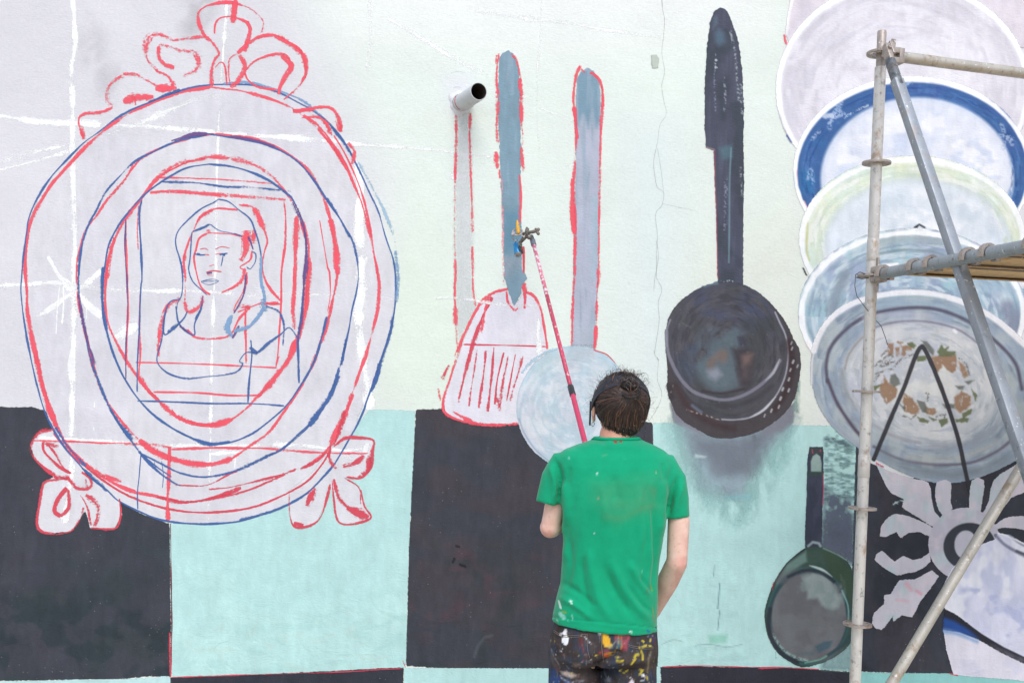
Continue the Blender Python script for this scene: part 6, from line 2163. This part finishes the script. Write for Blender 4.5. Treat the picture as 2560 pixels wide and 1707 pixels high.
for s, w, amp in (('17:1140 330 1145 600 1170 890', 5, -.003), ('17:1100 330 1110 600 1120 880', 5, .0015), ('17:1050 960 880 830 820 560', 14, -.002), ('17:1060 960 1250 850 1500 700', 9, -.020), ('17:1000 1010 860 1120 650 1200', 10, -.014), ('17:1180 960 1280 1130 1380 1300', 7, -.004),
                  ('17:850 360 860 640 900 830', 4, -.002), ('17:700 1180 850 1080 980 1020', 12, .005), ('17:400 1200 600 1260 800 1240', 12, .005), ('17:250 1060 420 1180 640 1210', 14, -.004), ('17:1650 560 1800 600 2150 610', 5, .002), ('17:190 270 330 360 850 370', 5, .002)):
    p = catmull(T(s), 6.0)
    idx = PF.near(p, 40)
    d, t = PF.dist(idx, p, False)
    disp[idx] += amp * np.exp(-(d / w) ** 2)
co2 = co + nrmv * (disp * back)[:, None]
me.vertices.foreach_set('co', co2.ravel())
me.update()
P = Painter(px, py)
P.put(np.arange(len(px)), np.ones(len(px)), (58, 50, 50))
sa = P.rgb.copy()
P.mottle((80, 72, 70), 18, 22, .45, .7, .6, 3)
P.mottle((48, 60, 80), 14, 30, .52, .68, .7, 7)
P.poly('17:60 1000 220 1050 330 1200 520 1260 560 1400 60 1400', (44, 76, 140), soft=14, al=.8, nz=(14, 18, .2, .5))
P.poly('17:120 560 220 800 300 1000 250 1080 120 900', (110, 108, 116), soft=10, al=.5, nz=(8, 18, .2, .6))
P.poly('17:410 240 450 260 460 380 490 420 470 540 420 570 350 500 350 430 400 380 360 330', (236, 236, 240), soft=2)
P.poly('17:310 330 360 330 350 380 310 370', (228, 228, 234), soft=2)
P.poly('17:1160 280 1215 290 1290 430 1310 520 1340 570 1260 600 1190 590 1150 520 1145 400', (226, 172, 50), soft=2.2)
P.poly('17:1230 560 1350 560 1300 640 1220 600', (190, 170, 110), soft=4, al=.8)
P.poly('17:1060 290 1150 280 1140 350 1080 360', (232, 230, 232), soft=2)
P.poly('17:1380 310 1530 310 1660 310 1720 380 1650 500 1640 680 1540 690 1500 500 1440 620 1380 420', (166, 72, 84), soft=5, al=.85, nz=(9, 16, .2, .5))
P.poly('17:1440 400 1530 480 1530 640 1440 660 1400 600', (70, 104, 122), soft=4, al=.85, nz=(8, 14, .2, .45))
P.poly('17:1170 720 1280 700 1450 690 1380 770 1230 820 1180 800', (204, 150, 60), soft=4, al=.9, nz=(9, 9, .25, .5))
P.poly('17:1170 730 1240 740 1300 800 1200 820', (196, 70, 48), soft=4, al=.9)
P.poly('17:1070 690 1130 680 1140 730 1080 740', (170, 56, 48), soft=4, al=.8)
P.poly('17:1160 640 1260 640 1300 700 1180 700', (150, 66, 88), soft=5, al=.7)
P.line('17:730 420 750 560 790 700 840 760', 46, (146, 56, 60), .6, 5, dry=.35)
P.line('17:800 420 830 560', 40, (104, 100, 104), .6, 5)
P.line('17:690 420 700 620', 16, (150, 60, 66), .6, 5)
P.line('17:800 390 860 480 940 540', 14, (226, 224, 230), .9, 2)
P.line('17:1460 340 1470 460 1440 600 1390 700', 10, (210, 170, 60), .85, 2.5).line('17:1520 310 1530 460 1520 660', 12, (220, 150, 60), .9, 2.5)
P.line('17:1400 500 1340 560 1330 620', 16, (180, 190, 150), .8, 3)
P.poly('17:300 1080 420 1080 560 1110 640 1150 720 1140 680 1190 540 1210 380 1150', (190, 172, 160), soft=5, al=.9, nz=(10, 6, .15, .45))
P.poly('17:560 920 700 920 720 960 600 990', (140, 124, 112), soft=8, al=.8)
P.line('17:340 1200 440 1260 500 1290 760 1270', 26, (180, 184, 196), .7, 4, dry=.3)
P.line('17:150 640 200 780 280 920 300 1010', 16, (170, 168, 176), .7, 4, dry=.3).line('17:240 960 270 1070', 26, (120, 60, 56), .6, 5)
P.line('17:330 670 350 690', 18, (200, 200, 206), .9, 2).line('17:870 870 890 900', 14, (190, 180, 170), .7, 3).line('17:440 960 490 1030', 14, (150, 150, 156), .6, 3)
for t in ('17:1900 680 1930 760 1930 840', '17:1790 820 1750 890 1710 940', '17:1770 790 1800 750 1850 745', '17:1430 880 1500 885', '17:1520 880 1550 875', '17:1480 1060 1520 1050', '17:1550 1110 1640 1060', '17:1890 1040 1940 1060 1880 1130', '17:2020 1180 2030 1230', '17:1860 600 1870 620', '17:1920 600 2000 570', '17:2060 575 2090 580', '17:1440 820 1460 800', '17:2085 440 2080 490', '17:1930 480 1950 490', '17:1010 770 1030 760'):
    P.line(t, 34, (206, 186, 56), .92, 2.2, wob=.5)
P.line('17:2090 700 2050 900 2040 1060 2025 1180', 40, (160, 146, 96), .6, 5, dry=.35)
P.poly('17:1900 1130 1960 1120 1990 1180 1930 1190', (236, 236, 240), soft=2.5)
P.poly('17:1660 1300 1730 1210 1770 1300 1760 1380 1640 1380', (222, 216, 228), soft=3)
P.poly('17:1150 1220 1290 1200 1300 1290 1180 1310', (150, 150, 160), soft=5, al=.7)
P.line('17:1170 1050 1210 1180 1250 1220', 20, (150, 156, 164), .7, 4)
P.line('17:1900 1260 1960 1250', 20, (210, 214, 220), .8, 3).line('17:1540 930 1550 960', 12, (200, 200, 206), .8, 2).line('17:1690 1190 1695 1205', 14, (226, 226, 228), .9, 2)
P.line('17:2110 350 2130 520', 34, (92, 64, 120), .5, 6).line('17:2160 420 2180 560', 26, (130, 60, 70), .5, 5).line('17:2050 1250 2090 1100', 26, (60, 90, 150), .6, 5)
P.line('17:1820 660 1840 720', 16, (120, 150, 170), .7, 3).line('17:580 640 640 600', 40, (40, 70, 120), .5, 8)
for i in range(120):
    x, y = 120 + random.random() * 2050, 300 + random.random() * 1050
    c = random.choice([(226, 226, 230), (206, 186, 60), (170, 60, 60), (70, 110, 170), (150, 150, 156), (210, 200, 180)])
    a_ = random.uniform(0, 3.14)
    l = random.uniform(2, 22)
    P.line('17:%f %f %f %f' % (x, y, x + math.cos(a_) * l, y + math.sin(a_) * l), random.uniform(8, 17), c, random.uniform(.4, .95), 1.8, smooth=False)
P.rgb = np.where((nrmv[:, 1] < .3)[:, None], P.rgb, sa)
set_colour(me, P.rgb, P.a)
tm = NT('paint_stained_denim')
at = tm.n('ShaderNodeAttribute', attribute_name='Col')
v = tm.coord()
c = tm.mix(1.0, at.outputs['Color'], tm.rng(tm.noise(tm.coord((3, 1, .6)), 60, 4, .65), .3, .7, .82, 1.15), 'MULTIPLY')
c = tm.mix(tm.math('MULTIPLY', tm.rng(tm.noise(tm.coord((2, 1, .7)), 36, 4, .7), .60, .68), .5), c, L3(120, 118, 122))
tm.l(c, tm.b.inputs['Base Color'])
tm.b.inputs['Roughness'].default_value = .8
tm.b.inputs['Specular IOR Level'].default_value = .25
tm.l(tm.bump(tm.noise(v, 300, 3, .6), .3, .0012), tm.b.inputs['Normal'])
trous = link('trousers', me, tm.m, person)
# back pockets as thin patches with stitched hems, hugging the cloth
from mathutils.bvhtree import BVHTree
bvh = BVHTree.FromPolygons([tuple(c_) for c_ in co2], [tuple(p.vertices) for p in me.polygons])
CAMV = Vector((0, 0, CAMZ))


def onto(sx, sy, off=.001):
    d = (W(sx, sy, 1.0) - CAMV).normalized()
    h = bvh.ray_cast(CAMV, d)
    if h[0] is None:
        return W(sx, sy, DP - .1)
    return h[0] + h[1] * off


stitch = solid_mat('stitch_thread', (128, 116, 108), .8)
for t, nm in (('17:185 265 330 355 500 372 700 366 850 345', 0), ('17:1655 555 1800 590 1950 605 2150 600', 1)):
    for dy in (0, 32):
        bm = bmesh.new()
        p = catmull(T(t) + np.array((0, dy * TW(t))), 4.0)
        tube(bm, [onto(x, y, .0006) for x, y in p], .0007, 6)
        bm_obj('pocket_stitch', bm, stitch, trous)
bm = bmesh.new()
tube(bm, [onto(x, y, .0006) for x, y in catmull(T('17:1125 330 1130 600 1165 890'), 4.0)], .0009, 6)
bm_obj('seat_seam', bm, stitch, trous)
bm = bmesh.new()
tube(bm, [onto(x, y, .0006) for x, y in catmull(T('17:848 340 855 640 900 820'), 4.0)], .0007, 6)
bm_obj('pocket_stitch', bm, stitch, trous)
# shoes
for s, xo, xi in ((-1, 1371, 1497), (1, 1641, 1507)):
    kx = (W(xo, 1800, DP).x + W(xi, 1800, DP).x) / 2 + .016 * s
    bm = bmesh.new()
    prof = [(-.085, .028, .045), (-.075, .036, .075), (-.03, .040, .085), (.03, .042, .07), (.10, .046, .05), (.16, .042, .038), (.19, .026, .028)]
    rings = []
    for yy, hw, hh in prof:
        rings.append([Vector((kx + hw * math.cos(t), DP + yy, .012 + hh * max(0.0, math.sin(t)) + .004)) for t in np.linspace(0, 2 * math.pi, 20, endpoint=False)])
    loft(bm, rings)
    sh = bm_obj('shoe', bm, solid_mat('shoe_canvas', (70, 66, 66), .8), person)
    bm = bmesh.new()
    loft(bm, [[Vector((kx + (hw + .003) * c_, DP + yy, z)) for c_ in (-1, 1) for z in ((.002, .022) if c_ < 0 else (.022, .002))] for yy, hw, hh in prof])
    bm_obj('sole', bm, solid_mat('shoe_rubber', (200, 196, 190), .7), sh)

# ------------------------------------------------------------------ extension pole with spray tool
pole = empty('extension_pole', PT1, 'long red telescopic pole with a spray can holder reaching up to the painted handle', 'pole')
redp = solid_mat('red_pole_paint', (206, 62, 100), .4, 0, .08, 50, .5, 0, [((240, 200, 212), .66, .70, 120)])
pinkp = solid_mat('speckled_pole_paint', (204, 70, 100), .5, 0, .08, 50, .4, 0, [((242, 220, 228), .59, .64, 75)])
whitep = solid_mat('spattered_pole_paint', (214, 110, 134), .55, 0, .08, 50, .4, 0, [((240, 228, 236), .46, .56, 60)])
blk = solid_mat('black_plastic', (44, 44, 52), .45, 0, .1, 60, .5, 0, [((150, 156, 166), .62, .68, 90)])
LPOLE = (PT0 - PT1).length
# collar sits where the photograph shows it
tc_ = None
for t in np.linspace(0, 1, 200):
    q = PT1 + (PT0 - PT1) * t
    x_, y_ = to_px(np.array([q]))
    if y_[0] <= 979 and tc_ is None:
        tc_ = t
tm_ = tc_ + (1 - tc_) * .6
bm = bmesh.new()
tube(bm, [PT1 - PD * .10, PT1 + (PT0 - PT1) * tc_], .0108, 20)
smooth_by_angle(bm_obj('lower_tube', bm, redp, pole), 50)
bm = bmesh.new()
tube(bm, [PT1 + (PT0 - PT1) * (tc_ - .01), PT1 + (PT0 - PT1) * tm_], .0092, 20)
bm_obj('upper_tube', bm, pinkp, pole)
bm = bmesh.new()
tube(bm, [PT1 + (PT0 - PT1) * tm_, PT0], .0092, 20)
bm_obj('upper_tube', bm, whitep, pole)
bm = bmesh.new()
qc = PT1 + (PT0 - PT1) * tc_
tube(bm, [qc - PD * .03, qc - PD * .028, qc + PD * .026, qc + PD * .03], [.0115, .0132, .0132, .011], 20)
smooth_by_angle(bm_obj('collar', bm, blk, pole), 40)
bm = bmesh.new()
tube(bm, [PT0 - PD * .025, PT0 - PD * .02, PT0 + PD * .02, PT0 + PD * .03, PT0 + PD * .06], [.012, .0135, .0135, .0115, .0095], 18)
smooth_by_angle(bm_obj('ferrule', bm, steel('ferrule_metal', (120, 126, 140), (60, 62, 72), (140, 130, 130), .5), pole), 40)
# tool head, traced from the enlarged photograph (10.45 zoom pixels per photograph pixel)
ZK = 150 / 1568.0
th = lambda x, y, d: W(1250 + x * ZK, 540 + y * ZK, d)
gun = steel('paint_crusted_metal', (120, 112, 104), (52, 48, 46), (176, 160, 150), .5)
bm = bmesh.new()
tube(bm, [th(770, 560, 4.93), th(720, 520, 4.94), th(640, 480, 4.96)], [.012, .013, .012], 14, 'round')
tube(bm, [th(700, 440, 4.94), th(840, 420, 4.93), th(920, 400, 4.93)], [.009, .0085, .009], 12, 'round')
tube(bm, [th(640, 560, 4.95), th(560, 660, 4.95), th(500, 720, 4.97)], [.012, .009, .006], 12, 'round')
tube(bm, [th(520, 700, 4.96), th(550, 850, 4.97), th(590, 960, 4.98)], [.008, .0085, .006], 12, 'round')
obox(bm, th(700, 400, 4.93), Vector((.004, .002, .016)), Vector((.003, -.01, 0)), Vector((.006, 0, -.006)), .001)
bracket = bm_obj('tool_bracket', bm, gun, pole)
bm = bmesh.new()
wg = th(960, 410, 4.93)
for dx_, dz_ in ((.008, .011), (.008, -.010), (-.004, .010)):
    tube(bm, [wg, wg + Vector((dx_, 0, dz_))], [.0065, .0085], 10, 'round')
bm_obj('wing_screw', bm, steel('wing_metal', (134, 122, 116), (80, 70, 64), (160, 146, 140), .5), bracket)
# ring cradle with four struts
bm = bmesh.new()
rc = th(460, 420, 4.96)
n_ax = Vector((-.1, -.75, .65)).normalized()
u_, v_ = basis(n_ax)
tube(bm, [rc + (u_ * math.cos(t) + v_ * math.sin(t)) * .025 for t in np.linspace(0, 6.2832, 25)], .0045, 10)
obox(bm, th(345, 470, 4.955), u_ * .008, v_ * .012, n_ax * .006, .002)
tube(bm, [th(340, 560, 4.97), th(330, 610, 4.98), th(400, 655, 4.98), th(470, 620, 4.98)], .003, 8)
bm_obj('can_cradle', bm, steel('cradle_metal', (186, 178, 178), (110, 104, 100), (150, 130, 120), .55), bracket)
bm = bmesh.new()
tube(bm, [th(480, 430, 4.94), th(470, 330, 4.945), th(455, 180, 4.95), th(447, 120, 4.95)], [.0095, .0092, .0075, .003], 14, 'round')
bm_obj('trigger_lever', bm, solid_mat('yellow_lever', (226, 172, 58), .5, 0, .15, 60, .4, 0, [((130, 110, 70), .6, .66, 60)]), bracket)
# spray can held in the cradle, nozzle towards the wall
can = empty('spray_can', th(450, 950, 4.98), 'small blue spray can clamped in the holder at the pole tip', 'spray can')
bm = bmesh.new()
c0, c1 = th(480, 1010, 4.985), th(410, 690, 5.02)
cd = (c1 - c0).normalized()
ln = (c1 - c0).length
tube(bm, [c0, c0 + cd * .004, c0 + cd * (ln * .8), c0 + cd * (ln * .92), c1], [.017, .019, .019, .014, .010], 20)
smooth_by_angle(bm_obj('can_body', bm, solid_mat('blue_can_print', (40, 140, 200), .3, .2, .08, 60, .5, 0, [((24, 70, 120), .58, .66, 40), ((200, 205, 205), .66, .7, 70)]), can), 40)
bm = bmesh.new()
tube(bm, [c1, c1 + cd * .012], [.006, .006], 12)
bm_obj('nozzle', bm, solid_mat('nozzle_plastic', (228, 228, 224), .4), can)
bm = bmesh.new()
tube(bm, [c0 - cd * .003, c0 + cd * .002], [.0165, .0195], 20)
bm_obj('can_rim', bm, steel('tin_rim', (170, 172, 176)), can)
